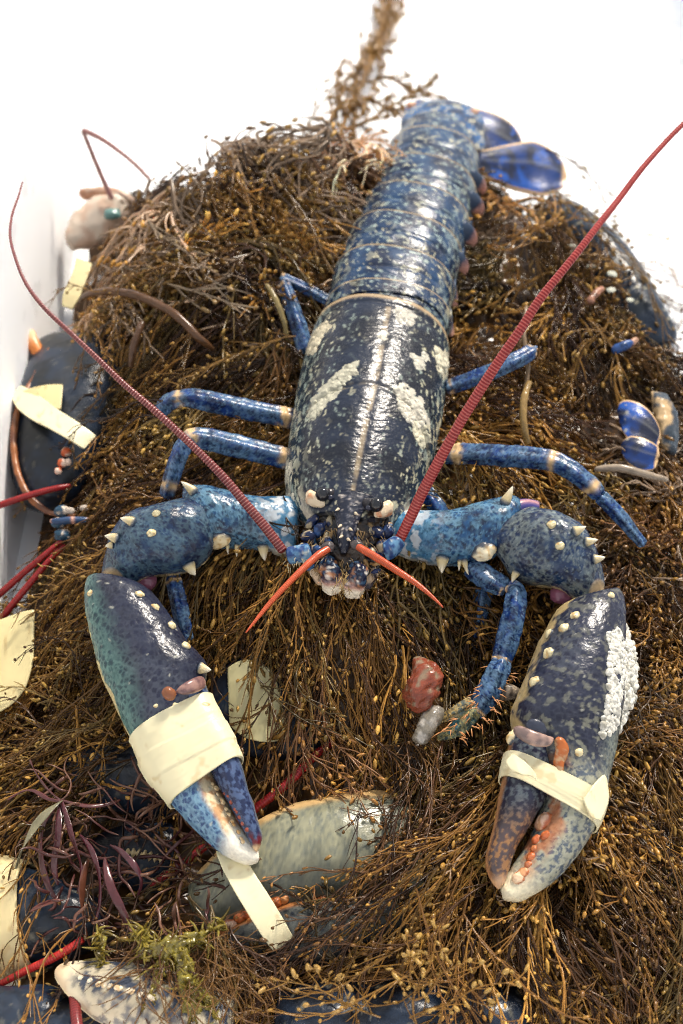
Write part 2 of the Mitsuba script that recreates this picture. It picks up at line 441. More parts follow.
for i, (poly, n, r, h, tone) in enumerate((
        ([(357, 363), (355, 372), (346, 379), (337, 390), (325, 401), (316, 416), (308, 417), (310, 405), (322, 392), (331, 377), (345, 366)], 70, .0014, .0006, (.46, .44, .34)),
        ([(398, 385), (406, 384), (414, 400), (423, 402), (427, 420), (424, 428), (414, 424), (404, 414), (399, 402)], 60, .0015, .0009, (.60, .56, .46)),
        ([(416, 424), (426, 425), (430, 438), (425, 447), (417, 440)], 22, .0015, .0008, (.58, .54, .40)),
        ([(397, 308), (409, 309), (415, 319), (410, 325), (399, 319)], 20, .0014, .0006, (.50, .47, .40)),
        ([(413, 353), (420, 356), (424, 368), (418, 369)], 12, .0012, .0006, (.56, .53, .44)), ([(423, 351), (429, 353), (428, 361), (423, 358)], 8, .0011, .0006, (.56, .53, .44)),
        ([(438, 348), (447, 353), (450, 368), (445, 378), (439, 366)], 26, .0020, .0013, (.60, .56, .42)),
        ([(324, 322), (330, 326), (318, 340), (312, 352), (305, 352), (312, 334)], 34, .0019, .0011, (.52, .46, .33)),
        ([(379, 333), (384, 332), (386, 337), (381, 339)], 7, .0010, .0006, (.60, .56, .46)),
        ([(284, 462), (289, 462), (290, 480), (285, 482)], 12, .0014, .0007, (.60, .55, .42)), ([(285, 493), (291, 495), (293, 510), (288, 512)], 10, .0014, .0007, (.62, .58, .46)))):
    import shapely
    q, _ = project(carapace.v + (np.stack([fbm(carapace.v, 260, 2, 90 + k) for k in range(3)], -1) - .5) * .006)
    hit = shapely.contains_xy(shapely.Polygon(poly).buffer(1.5), q[:, 0], q[:, 1]) & (carapace.normals() @ _f < .1)
    carapace_colour = np.where(hit[:, None], np.asarray(tone) * (.55 + .5 * fbm(carapace.v, 500, 3, 8))[:, None], carapace_colour)
    crust('lobster__carapace__white_crust', carapace, poly, n, r * 1.15, h * .8, 41 + i, tone)
put('lobster__carapace', carapace, 'shell', carapace_colour)

# abdomen: six overlapping rings, each flared at its rear edge
spine_pts = [(390, 306, .1130, .0318, .026), (395, 268, .1125, .0325, .027), (402, 236, .111, .032, .027), (413, 206, .109, .0312, .026), (423, 180, .106, .0302, .025), (431, 157, .1025, .0292, .024), (437, 133, .0965, .0275, .022), (441, 113, .089, .0255, .019), (442, 101, .080, .0235, .014)]
G = resample([[*U(a, b, z), w, h] for a, b, z, w, h in spine_pts], 400)
T = unit(np.gradient(G[:, :3], axis=0)); A0 = unit(np.cross(T, [0, 0, 1.0])); A0 = np.where(A0[:, :1] < 0, -A0, A0)
UP = unit(np.cross(A0, T)); UP = np.where(UP[:, 2:] < 0, -UP, UP)
Bq = UP * math.cos(.08) + A0 * math.sin(.08); Aq = A0 * math.cos(.08) - UP * math.sin(.08)
tailprof = np.stack([np.sign(np.cos(th)) * np.abs(np.cos(th)) ** .8, np.where(np.sin(th) > 0, np.abs(np.sin(th)) ** .9, -.5 * np.abs(np.sin(th)))], -1)
yy = project(G[:, :3])[0][:, 1]
cuts = [308, 281, 247, 214, 184, 156, 128]
for k in range(7):
    y0 = cuts[k] + 3
    y1 = cuts[k + 1] - 1 if k < 6 else 99
    i0 = np.argmin(np.abs(yy - y0)); i1 = np.argmin(np.abs(yy - y1))
    idx = np.linspace(i0, i1, 90).round().astype(int)
    u = np.linspace(0, 1, 90)
    sc = (.925 + .085 * u ** 1.3)[:, None]
    if k == 6:
        sc = sc * np.sqrt(1 - .75 * u ** 3)[:, None]
    ring = skin(G[idx, :3] - Bq[idx] * G[idx, 4:5], Aq[idx] * G[idx, 3:4] * sc, Bq[idx] * G[idx, 4:5] * sc * (1 + .055 * np.sin(np.pi * u ** .8))[:, None], tailprof)
    arc = np.abs(ring.a - .25) * 4
    ring.push((-.0006 * np.exp(-((ring.s - .45) / .05) ** 2) + .0008 * (fbm(ring.v, 140, 3, 60 + k) - .5)) * sstep(1.3, .9, arc))
    P = ring.v
    edge = sstep(.35, .95, arc)
    col = mixc((.006, .013, .036), (.014, .045, .11), sstep(.3, .7, fbm(P, 90, 3, 61)))
    sp = np.maximum(spots(P, .0028, .0010, 62 + k, 1.0, .0002), spots(P, .0050, .0017, 72 + k, 1.0, .0002) * (.4 + .6 * edge))
    sp = np.maximum(sp, spots(P, .0026, .0012, 82 + k, .9, .0002) * sstep(.4, .75, arc))
    col = mixc(col, mixc(SPOT, (.30, .38, .36), sstep(.35, .6, fbm(P, 120, 2, 65))), sp * .75)
    col = mixc(col, (.46, .34, .19), .85 * sstep(.955, .985, ring.s) * (k < 6))
    col = mixc(col, (.55, .30, .24), .8 * sstep(.98, 1.08, arc) * sstep(1.35, 1.2, arc))
    key = put('lobster__tail_segment', ring, 'shell', col)
    if k in (1, 2, 3, 4, 5):                               # side lobes
        for sg in (-1, 1):
            c = G[idx[30], :3] - Bq[idx[30]] * G[idx[30], 4] + Aq[idx[30]] * sg * G[idx[30], 3] * .97
            q = np.linspace(0, 1, 16)[:, None]
            dn = unit(-Bq[idx[30]] + sg * Aq[idx[30]] * .30)
            path = c + dn * (q * .015 - .003) + T[idx[30]] * .004 * q ** 2
            wv = T[idx[30]] * .0085 * (1 - q ** 2.2 * .92)
            lobe = skin(path, wv, np.cross(dn, T[idx[30]])[None] * .0016 * (1 - .6 * q), superellipse(24))
            cc = mixc((.03, .055, .10), SPOT, spots(lobe.v, .0035, .0010, 5 + k, .6))
            put(key + '__side_lobe', lobe, 'shell', mixc(cc, (.58, .32, .26), sstep(.45, .8, lobe.s + .25 * np.abs(np.cos(lobe.a * 2 * np.pi)))))


for px, py, z, w in ((481, 186, .082, 7), (478, 208, .083, 8), (471, 238, .085, 8), (463, 266, .085, 7), (348, 258, .083, 6)):
    sg = 1 if px > 400 else -1
    lb = tube([U(px - 12 * sg, py - 12, z + .008), U(px - 4 * sg, py - 5, z + .003), U(px + 1 * sg, py + 2, z - .002), U(px + 2 * sg, py + 9, z - .006)], [w * .0005, w * .0006, w * .00042, w * .00006], 30, 22, .45)
    put('lobster__tail_segment__side_lobe', lb, 'shell', mixc((.03, .05, .09), (.50, .26, .21), sstep(.45, .75, lb.s + .3 * (fbm(lb.v, 260, 2, int(px)) - .5))))


def blade(key, st, seed, tint=(.007, .032, .15)):
    b = plate(st, 70, 60, 2.0, .06)
    b.push(.0005 * np.sin(b.a * 2 * np.pi * 4) * np.abs(np.sin(b.a * 2 * np.pi)))
    side = np.abs(np.cos(b.a * 2 * np.pi))
    e = np.maximum(sstep(.86, .93, side + .04 * (fbm(b.v, 300, 2, 3) - .5)), sstep(.88, .94, b.s))
    c = mixc(tint, (.010, .014, .035), sstep(.4, .6, fbm(b.v, 110, 3, seed)))
    c = mixc(c, (.012, .075, .34), sstep(.52, .66, fbm(b.v, 90, 3, seed + 4)) * .9)
    c = mixc(c, (.30, .30, .28), .3 * np.exp(-((b.a - .27) / .012) ** 2))
    c = mixc(c, SPOT, spots(b.v, .004, .0008, seed, .6) * .6 * sstep(.5, .1, b.s))
    return put(key, b, 'shell', mixc(c, (.58, .38, .20), e))


blade('lobster__tail_fan', [(456, 104, .080, 462, 138, .074, .0016), (476, 108, .076, 478, 150, .070, .0020), (496, 114, .073, 492, 160, .065, .0022), (511, 123, .069, 504, 165, .062, .0018), (521, 138, .064, 515, 164, .060, .0010), (523, 149, .061, 520, 158, .060, .0005)], 91)
blade('lobster__tail_fan', [(462, 146, .078, 466, 166, .073, .0016), (484, 150, .073, 487, 178, .066, .0022), (506, 145, .069, 504, 187, .060, .0026), (528, 141, .065, 524, 193, .054, .0024), (548, 147, .060, 545, 196, .052, .0018), (561, 160, .056, 560, 190, .051, .0010), (567, 172, .053, 566, 182, .052, .0005)], 92)
blade('lobster__tail_fan', [(412, 122, .074, 430, 104, .078, .0018), (404, 116, .066, 424, 100, .070, .0016), (402, 112, .06, 418, 100, .062, .0008)], 93)

tel = plate([(401, 121, .078, 402, 134, .080, .0012), (414, 107, .078, 419, 140, .086, .0035), (442, 100.5, .077, 447, 142, .087, .0045), (466, 105, .076, 470, 148, .084, .0035), (484, 115, .074, 486, 150, .078, .0012)], 90, 70, 2.0, .05)
tel.push(.0012 * (fbm(tel.v, 160, 3, 3) - .5))
c = mixc((.008, .020, .055), (.018, .075, .20), sstep(.4, .6, fbm(tel.v, 110, 3, 5)))
c = mixc(c, SPOT, np.maximum(spots(tel.v, .0030, .0011, 6, 1.0, .0002), spots(tel.v, .0050, .0017, 7, 1.0, .0002)) * .7)
side = np.abs(np.cos(tel.a * 2 * np.pi))
put('lobster__tail_fan', tel, 'shell', mixc(c, (.50, .30, .17), sstep(.93, .98, side) * (np.cos(tel.a * 2 * np.pi) < 0)))
for px, py, r in ((411, 105, .0030), (474, 112, .0028)):
    bb = ball(U(px, py, .079), (r, r * .8, r * .6), None, 3, .5, px)
    put('lobster__tail_fan__knob', bb, 'shell', (.50, .27, .17))

# head below the rostrum: face, eyes, feelers, mouth
Hd = plate([(322, 500, .104, 384, 505, .104, .010), (314, 515, .100, 394, 522, .100, .012), (309, 535, .096, 391, 542, .096, .013), (318, 556, .093, 381, 562, .093, .012), (326, 572, .088, 374, 578, .088, .010), (332, 586, .083, 367, 590, .083, .006)], 90, 90, 2.2, .05)
Hd.push(.0060 * (fbm(Hd.v, 230, 3, 3) - .5) - .002)
P = Hd.v
col = mixc((.006, .006, .008), (.03, .018, .010), sstep(.4, .6, fbm(P, 260, 3, 4)))
col = mixc(col, (.34, .22, .10), spots(P, .004, .0009, 6, .9) * .8)
put('lobster__face', Hd, 'shell', col)


def px_ball(key, px, py, z, r, bsdf, col, axes=None, sub=3, lump=.0, seed=0):
    return put(key, ball(U(px, py, z), r, axes, sub, lump, seed), bsdf, col)


for ex, ey, sg in ((322.5, 494.5, -1), (376.5, 505, 1)):
    e = ball(U(ex, ey, .1135), (.0031, .0031, .0034), None, 3)
    key = put('lobster__eye', e, 'eye_gloss', (.006, .007, .010))
    put(key + '__stalk', tube([U(ex - sg * 15, ey - 1, .1085), U(ex - sg * 9, ey - 1, .111), U(ex - sg * 3, ey, .1125)], [.0022, .0026, .0021], 14, 14), 'shell', (.02, .018, .022))
    put(key + '__stalk', ball(U(ex - sg * 8, ey + 3, .1130), (.0014, .0012, .0012), None, 2), 'membrane', (.012, .014, .03))
    soc = plate([(ex - sg * 2, ey + 4, .1115, ex - sg * 3, ey + 12, .1095, .0012), (ex + sg * 5, ey - 2, .1125, ex + sg * 3, ey + 13, .1090, .0026), (ex + sg * 11, ey - 5, .1120, ex + sg * 10, ey + 12, .1080, .0028), (ex + sg * 17, ey - 1, .1105, ex + sg * 16, ey + 9, .1080, .0018)], 40, 30)
    soc.push(.0012 * (fbm(soc.v, 300, 2, 3) - .5))
    c = mixc((.62, .50, .34), (.50, .24, .12), sstep(.52, .66, fbm(soc.v, 260, 2, 7)))
    put(key + '__socket_rim', soc, 'shell', c)

# plates and bristles around the feeler bases
g = np.random.default_rng(77)
blue_plates = [(312, 522, 9, 5, .8), (319, 530, 6, 8, -.3), (308, 536, 8, 6, .2), (369, 530, 8, 5, -.8), (379, 533, 9, 6, -.5), (384, 548, 8, 9, .2), (327, 541, 6, 5, .4), (356, 541, 6, 5, -.4), (303, 549, 7, 6, .4), (316, 551, 8, 6, .2), (372, 553, 7, 6, -.3), (388, 532, 6, 8, 0), (330, 522, 4, 7, 0), (362, 524, 4, 7, 0)]
for px, py, a, b, an in blue_plates:
    c = U(px, py, .1055 - .00012 * (py - 520))
    s1 = .00041
    pl = ball(c, (a * s1, b * s1, .0026), frame(-_f + np.array([.2 * np.sign(px - 345), 0, .3]), _r * math.cos(an) + _u * math.sin(an)), 3, .5, int(px))
    t = fbm(pl.v, 320, 2, int(py))
    put('lobster__face__plate', pl, 'shell', mixc(mixc((.005, .012, .045), (.28, .23, .15), sstep(.54, .62, t)), (.02, .06, .17), sstep(.40, .30, t)))


for i in range(60):                                         # many small jointed bits packed round the mouth
    px, py = g.uniform(306, 388), g.uniform(520, 572)
    if abs(px - 345) < 10 and py < 552:
        continue
    c = U(px, py, .1045 - .00016 * (py - 520) + g.uniform(-.001, .001))
    a_ = unit(_r * g.normal() - _u * g.uniform(.2, 1.2) - _f * g.uniform(-.3, .5))
    sg_ = tube([c - a_ * .0022, c, c + a_ * .0022], [.0007, .0010, .0005], 12, 10)
    cc = [(.010, .02, .07), (.008, .008, .010), (.30, .17, .06), (.36, .30, .20), (.02, .07, .16), (.015, .012, .012)][g.integers(0, 6)]
    put('lobster__face__palp', sg_, 'shell', np.asarray(cc) * (.6 + .8 * fbm(sg_.v, 500, 2, i))[:, None])


def bristles(key, spots_, n, length, r, colr, seed, spread=.9):
    g = np.random.default_rng(seed)
    out = []
    for px, py, z, dx, dy in spots_:
        o = U(px, py, z); d0 = unit(_r * dx - _u * dy - _f * .35)
        for _ in range(n):
            d = unit(d0 + g.normal(size=3) * spread * .45)
            p = o + g.normal(size=3) * .0012
            L = length * g.uniform(.5, 1.2)
            out.append(tube([p, p + d * L * .5, p + d * L + np.array([0, 0, -.15]) * L], [r, r * .8, r * .3], 5, 4))
    return put(key, join(out), 'horn', colr)


bristles('lobster__face__bristles', [(324, 534, .106, -.1, 1), (334, 530, .107, 0, 1), (312, 541, .104, -.5, 1), (357, 533, .107, .1, 1), (368, 541, .105, .3, 1), (381, 541, .104, .5, 1), (345, 562, .100, 0, 1), (338, 567, .098, .3, 1), (353, 568, .098, -.3, 1), (330, 562, .099, -.2, 1), (364, 566, .098, .3, 1), (376, 570, .096, .8, 1), (321, 566, .097, -.6, 1)], 10, .0040, .00020, (.24, .15, .06), 5)

# mouth: two maxillipeds with pale tips, small palps beside them
for (a, b), sg in (((331.5, 571), -1), ((355, 576), 1)):
    mx = tube([U(a + sg * 4, b - 10, .094), U(a + sg * 2, b - 3, .0980), U(a, b + 5, .096), U(a - sg * 1, b + 14, .089), U(a - sg * 1, b + 19, .085)], [.0030, .0044, .0047, .0046, .0034], 80, 60, .75)
    mx.push(.0022 * (fbm(mx.v, 300, 3, 8 + int(a)) - .5) - .0007 * np.exp(-((mx.a - .25 * (2 - sg)) / .05) ** 2))
    c = mixc((.005, .008, .028), (.03, .07, .13), sstep(.5, .62, fbm(mx.v, 620, 3, 9)))
    c = mixc(c, (.72, .66, .58), spots(mx.v, .003, .0008, 19, .6) * .8)
    c = mixc(c, (.40, .16, .05), sstep(.56, .66, fbm(mx.v, 330, 3, 31)) * .7)
    c = mixc(c, (.54, .32, .26), sstep(.47, .58, mx.s + .12 * (fbm(mx.v, 350, 2, 11) - .5)))
    key = put('lobster__mouthpart', mx, 'shell', mixc(c, (.76, .68, .54), sstep(.60, .76, mx.s + .08 * fbm(mx.v, 400, 2, 2))))
    pal = tube([U(a + sg * 13, b - 12, .092), U(a + sg * 14, b + 2, .091), U(a + sg * 10, b + 14, .087)], [.0020, .0027, .0016], 24, 16, .7)
    put('lobster__mouthpart', pal, 'shell', mixc((.05, .045, .06), (.55, .40, .26), sstep(.42, .55, fbm(pal.v, 240, 2, 12))))
    pal = tube([U(a + sg * 19, b - 14, .091), U(a + sg * 19, b - 2, .089), U(a + sg * 15, b + 8, .086)], [.0012, .0019, .0010], 24, 12, .7)
    put('lobster__mouthpart', pal, 'shell', mixc((.10, .07, .06), (.62, .50, .36), sstep(.42, .55, fbm(pal.v, 240, 2, 14))))
bristles('lobster__mouthpart__bristles', [(341, 574, .100, .3, .8), (346, 578, .100, -.3, .8), (343, 588, .095, 0, 1)], 9, .0040, .00022, (.34, .22, .08), 6)

# feelers
RED = (.17, .018, .014)


def ringed(path, radii, n, key, c1=RED, c2=(.30, .13, .10), pitch=.00135, m=14, amp=.00012):
    t = tube(path, radii, n, m)
    t.v = t.v + (np.stack([fbm(t.v, 26, 2, 70 + k) for k in range(3)], -1) - .5) * .003 * sstep(0, .1, t.s)[:, None]
    d = np.concatenate([[0], np.cumsum(np.linalg.norm(np.diff(np.asarray(path), axis=0), axis=1))])[-1]
    ph = t.s * d / pitch
    w = np.abs(np.mod(ph, 1) - .5) * 2
    t.push((amp * (w - .5)) * sstep(.9, .3, t.s))
    c = mixc(c1, np.asarray(c1) * (.32 if amp > .0001 else .7), sstep(.35, .0, w))
    c = mixc(c, c2, sstep(.6, .95, w) * .8)
    return put(key, t, 'shell', c * (.8 + .4 * fbm(t.v, 400, 2, 3))[:, None])


def feeler(key, px, radii, n=900, c1=RED, c2=(.30, .13, .10)):
    return ringed(np.array([U(a, b, z) for a, b, z in px]), radii, n, key, c1, c2)


feeler('lobster__antenna', [(284, 552, .100), (262, 524, .108), (230, 487, .118), (200, 454, .127), (160, 416, .138), (120, 379, .148), (84, 346, .156), (56, 321, .162), (30, 291, .167), (14, 258, .170), (9.5, 232, .170), (14, 206, .168), (22, 181, .165)],
       np.array([3.6, 3.7, 3.4, 3.1, 2.7, 2.35, 2.0, 1.8, 1.5, 1.3, 1.1, .9, .5]) * .00056, 900, (.15, .022, .022), (.33, .17, .15))
feeler('lobster__antenna', [(398, 543, .104), (412, 514, .115), (430, 478, .128), (455, 430, .145), (482, 388, .160), (506, 352, .172), (540, 301, .187), (576, 252, .198), (620, 196, .207), (660, 148, .214), (690, 115, .218)],
       np.array([4.4, 4.7, 4.8, 4.6, 4.3, 4.0, 3.6, 3.1, 2.6, 2.1, 1.8]) * .00050, 1000, (.30, .022, .020), (.46, .14, .11))
for path, r in (([(311, 551, .1035), (298, 554, .1025), (287, 556, .1015)], (.0034, .0040, .0036)), ([(384, 552, .1035), (392, 548, .1045), (399, 540, .1055)], (.0036, .0040, .0031))):
    ba = tube([U(*p) for p in path], r, 40, 28)
    ba.push(.0008 * (fbm(ba.v, 300, 2, 3) - .5))
    put('lobster__antenna_base', ba, 'shell', mixc(mixc((.012, .04, .14), (.10, .22, .36), sstep(.45, .6, fbm(ba.v, 330, 3, 4))), (.50, .50, .42), spots(ba.v, .003, .0008, 5, .6) * .8))
bristles('lobster__antenna_base__bristles', [(290, 563, .101, 0, 1), (298, 562, .102, .1, 1), (305, 559, .102, .2, 1)], 9, .0022, .0002, (.55, .48, .30), 7)
for px, rr in (([(329, 548, .1080), (318, 557, .1085), (298, 576, .109), (272, 602, .108), (246, 633, .106)], (.0015, .0016, .0014, .0011, .0003)), ([(357, 546, .1080), (369, 553, .1085), (390, 566, .109), (416, 583, .108), (443, 607, .106)], (.0015, .0016, .0015, .0012, .0003))):
    ringed(np.array([U(*p) for p in px]), np.array(rr), 260, 'lobster__antennule', (.42, .065, .022), (.50, .12, .05), .0008, 12, .00002)
for px, py in ((328, 547), (357, 545)):
    put('lobster__antennule_base', ball(U(px, py, .1075), (.0027, .0025, .0022), None, 3, .5, px), 'shell', (.06, .05, .05))


# claw arms
def arm(key, st, seed, dark, mid, pale, scale, amount, n=110, m=90, p=2.2, fine=.4, lumps=.0012, extra=None):
    n, m = max(n, 190), max(m, 150)
    b = plate(st, n, m, p, .05)
    b.push(lumps * (fbm(b.v, 110, 3, seed) - .5) + .0004 * (fbm(b.v, 600, 2, seed + 1) - .5))
    c = marble(b.v, dark, mid, pale, scale, seed, amount, fine)
    if extra:
        c = extra(b, c)
    return put(key, b, 'shell', c), b


def tubercle(key, host, px, py, r, tall=.8, colr=(.58, .50, .29), seed=0, base=(.05, .06, .08)):
    p, n = pick(host, px, py)
    b = ball(p - n * r * .12, (r * 1.05, r * .9, r * tall * .9), frame(n, _r + _u * .5), 3, .5, seed + int(px) + int(py))
    hgt = (b.v - p) @ n / r + .5 * (fbm(b.v, 600, 2, 4) - .5)
    c = mixc(colr, np.asarray(colr) * [.8, .62, .42], sstep(.5, .68, fbm(b.v, 500, 2, 5)))
    return put(key, b, 'horn', mixc(base, c, sstep(.0, .30, hgt)))


def prong(key, host, px, py, tx, ty, r, colr=(.52, .42, .22), lift=.002):
    """A spine from the host at one pixel to another."""
    p, n = pick(host, px, py)
    d = UD(tx, ty, project(p[None])[1][0]) - p + n * lift
    L = np.linalg.norm(d)
    b = spine(p, d, L * .92, r * .85, unit(np.cross(d, _f)) * .12, 14)
    return put(key, b, 'horn', mixc(mixc((.05, .07, .10), colr, sstep(.12, .34, b.s + .2 * (fbm(b.v, 500, 2, 3) - .5))), (.66, .60, .46), sstep(.4, 1, b.s)))


def merus_pigment(body_s):
    def fn(b, c):
        near = sstep(.45, .05, b.s) if body_s == 0 else sstep(.55, .95, b.s)
        c = mixc(c, (.05, .20, .36), near * .55)
        c = mixc(c, (.62, .62, .60), near * .8 * sstep(.50, .58, fbm(b.v, 260, 3, 44)))
        low = np.exp(-((b.a - .0) / .05) ** 2) + np.exp(-((b.a - 1.) / .05) ** 2)
        return mixc(c, (.60, .48, .26), np.clip(low * .7, 0, 1) * near)
    return fn


kL, merL = arm('lobster__arm', [(300, 500, .088, 296, 556, .080, .012), (286, 498, .090, 282, 555, .080, .013), (262, 497, .092, 262, 550, .080, .014), (236, 493, .094, 236, 549, .080, .015), (213, 486, .096, 217, 549, .080, .016), (194, 485, .095, 207, 541, .082, .014), (182, 492, .092, 196, 532, .084, .010)], 101, NAVY, (.008, .045, .12), SKYB, .0021, .52, extra=merus_pigment(0))
kR, merR = arm('lobster__arm', [(396, 512, .088, 392, 552, .080, .012), (412, 511, .090, 410, 560, .080, .013), (436, 511, .092, 440, 566, .080, .014), (461, 508, .094, 464, 566, .080, .015), (488, 499, .096, 486, 562, .080, .016), (508, 496, .095, 500, 553, .082, .014), (522, 503, .092, 512, 545, .084, .010)], 102, NAVY, (.008, .055, .15), SKYB, .0021, .55, extra=merus_pigment(0))
for key, host, px, py, tx, ty, r in ((kL, merL, 193, 490, 181, 480, .0030), (kL, merL, 262, 548, 263, 561, .0034), (kL, merL, 236, 547, 235, 556, .0014), (kL, merL, 228, 547, 227, 553, .0012), (kR, merR, 505, 500, 517, 487, .0032), (kR, merR, 442, 560, 440, 574, .0038), (kR, merR, 466, 562, 466, 576, .0018), (kR, merR, 458, 562, 457, 570, .0013)):
    prong(key + '__spine', host, px, py, tx, ty, r)
tubercle(kR + '__tubercle', merR, 486, 554, .0052, .9, (.74, .66, .46))
tubercle(kL + '__tubercle', merL, 221, 543, .0050, .7, (.66, .54, .32))


def carpus_pigment(b, c):
    e = np.maximum(np.exp(-(b.a / .05) ** 2), np.exp(-((b.a - 1) / .05) ** 2))
    c = mixc(c, (.58, .45, .22), sstep(.4, .8, e) * sstep(.45, .6, fbm(b.v, 200, 2, 21)) * .8)
    return mixc(c, (.56, .40, .22), sstep(.94, .985, b.s))


kL2, carL = arm('lobster__wrist', [(200, 510, .090, 205, 530, .086, .011), (190, 502, .094, 211, 548, .082, .014), (177, 501, .096, 202, 565, .080, .017), (155, 505, .098, 176, 575, .080, .019), (131, 513, .096, 151, 578, .080, .019), (113, 530, .092, 136, 584, .080, .017), (105, 555, .088, 128, 588, .079, .014), (106, 577, .084, 118, 588, .080, .010)], 103, (.007, .014, .044), (.010, .032, .085), (.12, .20, .23), .0022, .40, 220, 190, 2.3, .3, .0022, carpus_pigment)
kR2, carR = arm('lobster__wrist', [(505, 520, .090, 499, 540, .086, .011), (512, 514, .094, 502, 562, .082, .014), (530, 509, .096, 514, 579, .080, .017), (551, 511, .098, 537, 586, .080, .019), (573, 521, .096, 558, 591, .080, .019), (591, 539, .092, 572, 598, .080, .017), (601, 566, .088, 584, 603, .079, .014), (602, 588, .084, 594, 603, .080, .010)], 104, (.007, .014, .042), (.009, .028, .080), (.24, .28, .25), .0024, .44, 220, 190, 2.3, .4, .0022, carpus_pigment)
for key, host, px, py, tx, ty, r in ((kL2, carL, 132, 520, 119, 518, .0030), (kL2, carL, 116, 536, 105, 535, .0030), (kL2, carL, 110, 544, 107, 546, .0022), (kL2, carL, 190, 566, 193, 576, .0040), (kR2, carR, 576, 530, 588, 529, .0030), (kR2, carR, 588, 542, 598, 542, .0028), (kR2, carR, 596, 558, 605, 559, .0028), (kR2, carR, 515, 574, 511, 581, .0024)):
    prong(key + '__spine', host, px, py, tx, ty, r)
for key, host, pts_ in ((kL2, carL, ((157.5, 511.5, .0019), (152, 531, .0021))), (kR2, carR, ((551, 523, .0022), (558.5, 545, .0021)))):
    for px, py, r in pts_:
        tubercle(key + '__tubercle', host, px, py, r, .9)
fold = plate([(207, 502, .096, 200, 520, .094, .003), (216, 505, .096, 208, 528, .093, .004), (222, 518, .094, 213, 540, .090, .003)], 30, 24)
put(kL2 + '__joint_skin', fold, 'membrane', mixc((.03, .05, .18), (.42, .24, .26), sstep(.45, .6, fbm(fold.v, [1, 1, 1], 1, 1) * 0 + np.abs(np.sin(fold.a * 12)))))
fold = plate([(492, 512, .097, 500, 530, .094, .003), (505, 504, .097, 506, 522, .095, .004), (522, 500, .096, 522, 514, .095, .0035), (540, 503, .094, 538, 513, .094, .002)], 40, 24)
put(kR2 + '__joint_skin', fold, 'membrane', mixc((.04, .04, .20), (.48, .24, .24), np.exp(-((fold.a - .30) / .05) ** 2)))
for host_k, px, py in ((kL2, 145, 581), (kR2, 562, 595)):
    put(host_k + '__joint_skin', ball(U(px, py, .078), (.0052, .0045, .004), None, 3, .3, 4), 'membrane', mixc((.10, .03, .10), (.35, .12, .14), .5))


# claws
def claw_pigment(seed, left):
    def fn(b):
        P = b.v
        across = (1 - np.cos(b.a * 2 * np.pi)) / 2          # 0 at the right outline, 1 at the left
        out = across if left else 1 - across                # 1 on the outer edge
        rag = out + .16 * (fbm(P, 160, 3, seed + 30) - .5)
        c = mixc((.007, .008, .020), (.014, .017, .038), sstep(.3, .7, fbm(P, 90, 3, seed)))
        w = P + (np.stack([fbm(P, 330, 2, seed + 20 + k) for k in range(3)], -1) - .5) * .003
        net = np.clip(.75 * cells(P, .0027, seed + 1) + .35 * sstep(.48, .62, fbm(w, 700, 2, seed + 1)), 0, 1)      # the paler net between dark islands
        fine = .75 + .5 * fbm(P, 1400, 2, seed + 6)
        dusty = sstep(.50, .66, fbm(P, 55, 3, seed + 8))
        c = mixc(c, (.052, .060, .082), net * (.30 + .45 * dusty))
        if left:
            c = mixc(c, mixc((.020, .055, .066), (.095, .19, .17), net), sstep(.48, .86, rag) * .95)
            tip = sstep(.60, .76, b.s + .08 * (fbm(P, 120, 2, seed + 31) - .5))
            c = mixc(c, mixc((.022, .055, .15), (.14, .25, .34), net), tip)
            c = mixc(c, (.50, .42, .22), sstep(.965, .988, rag + .02) * sstep(.72, .6, b.s))
            inner = sstep(.74, .90, 1 - rag) * sstep(.66, .72, b.s)
            c = mixc(c, mixc((.62, .50, .30), (.50, .27, .11), sstep(.48, .62, fbm(P, 420, 3, 5))), inner * .9)
            c = mixc(c, (.70, .66, .56), sstep(.90, .96, b.s + .05 * (1 - out)))
        else:
            c = mixc(c, (.20, .20, .15), sstep(.55, .64, fbm(w, 420, 3, seed + 2)) * (.35 + .5 * sstep(.2, .8, b.s)))
            c = mixc(c, mixc((.06, .08, .09), (.18, .20, .16), net), sstep(.62, .95, rag) * sstep(.3, .5, b.s) * .9)
            tip = sstep(.50, .68, b.s + .1 * (fbm(P, 120, 2, seed + 31) - .5))
            c = mixc(c, mixc((.075, .095, .125), (.30, .30, .23), sstep(.38, .54, fbm(w, 640, 3, seed + 4))), tip)
            c = mixc(c, (.34, .11, .035), .8 * sstep(.40, .12, rag) * sstep(.55, .62, b.s) * sstep(.42, .56, fbm(P, 150, 4, seed + 4)))
            c = mixc(c, (.62, .56, .40), sstep(.86, .96, b.s))
            c = mixc(c, (.36, .27, .13), sstep(.95, .985, 1 - rag) * (b.s < .5))
        spk = spots(P, .0050, .0006, seed + 40, .6, .0002)
        return mixc(c, (.40, .40, .34), spk * .6) * fine[:, None]
    return fn


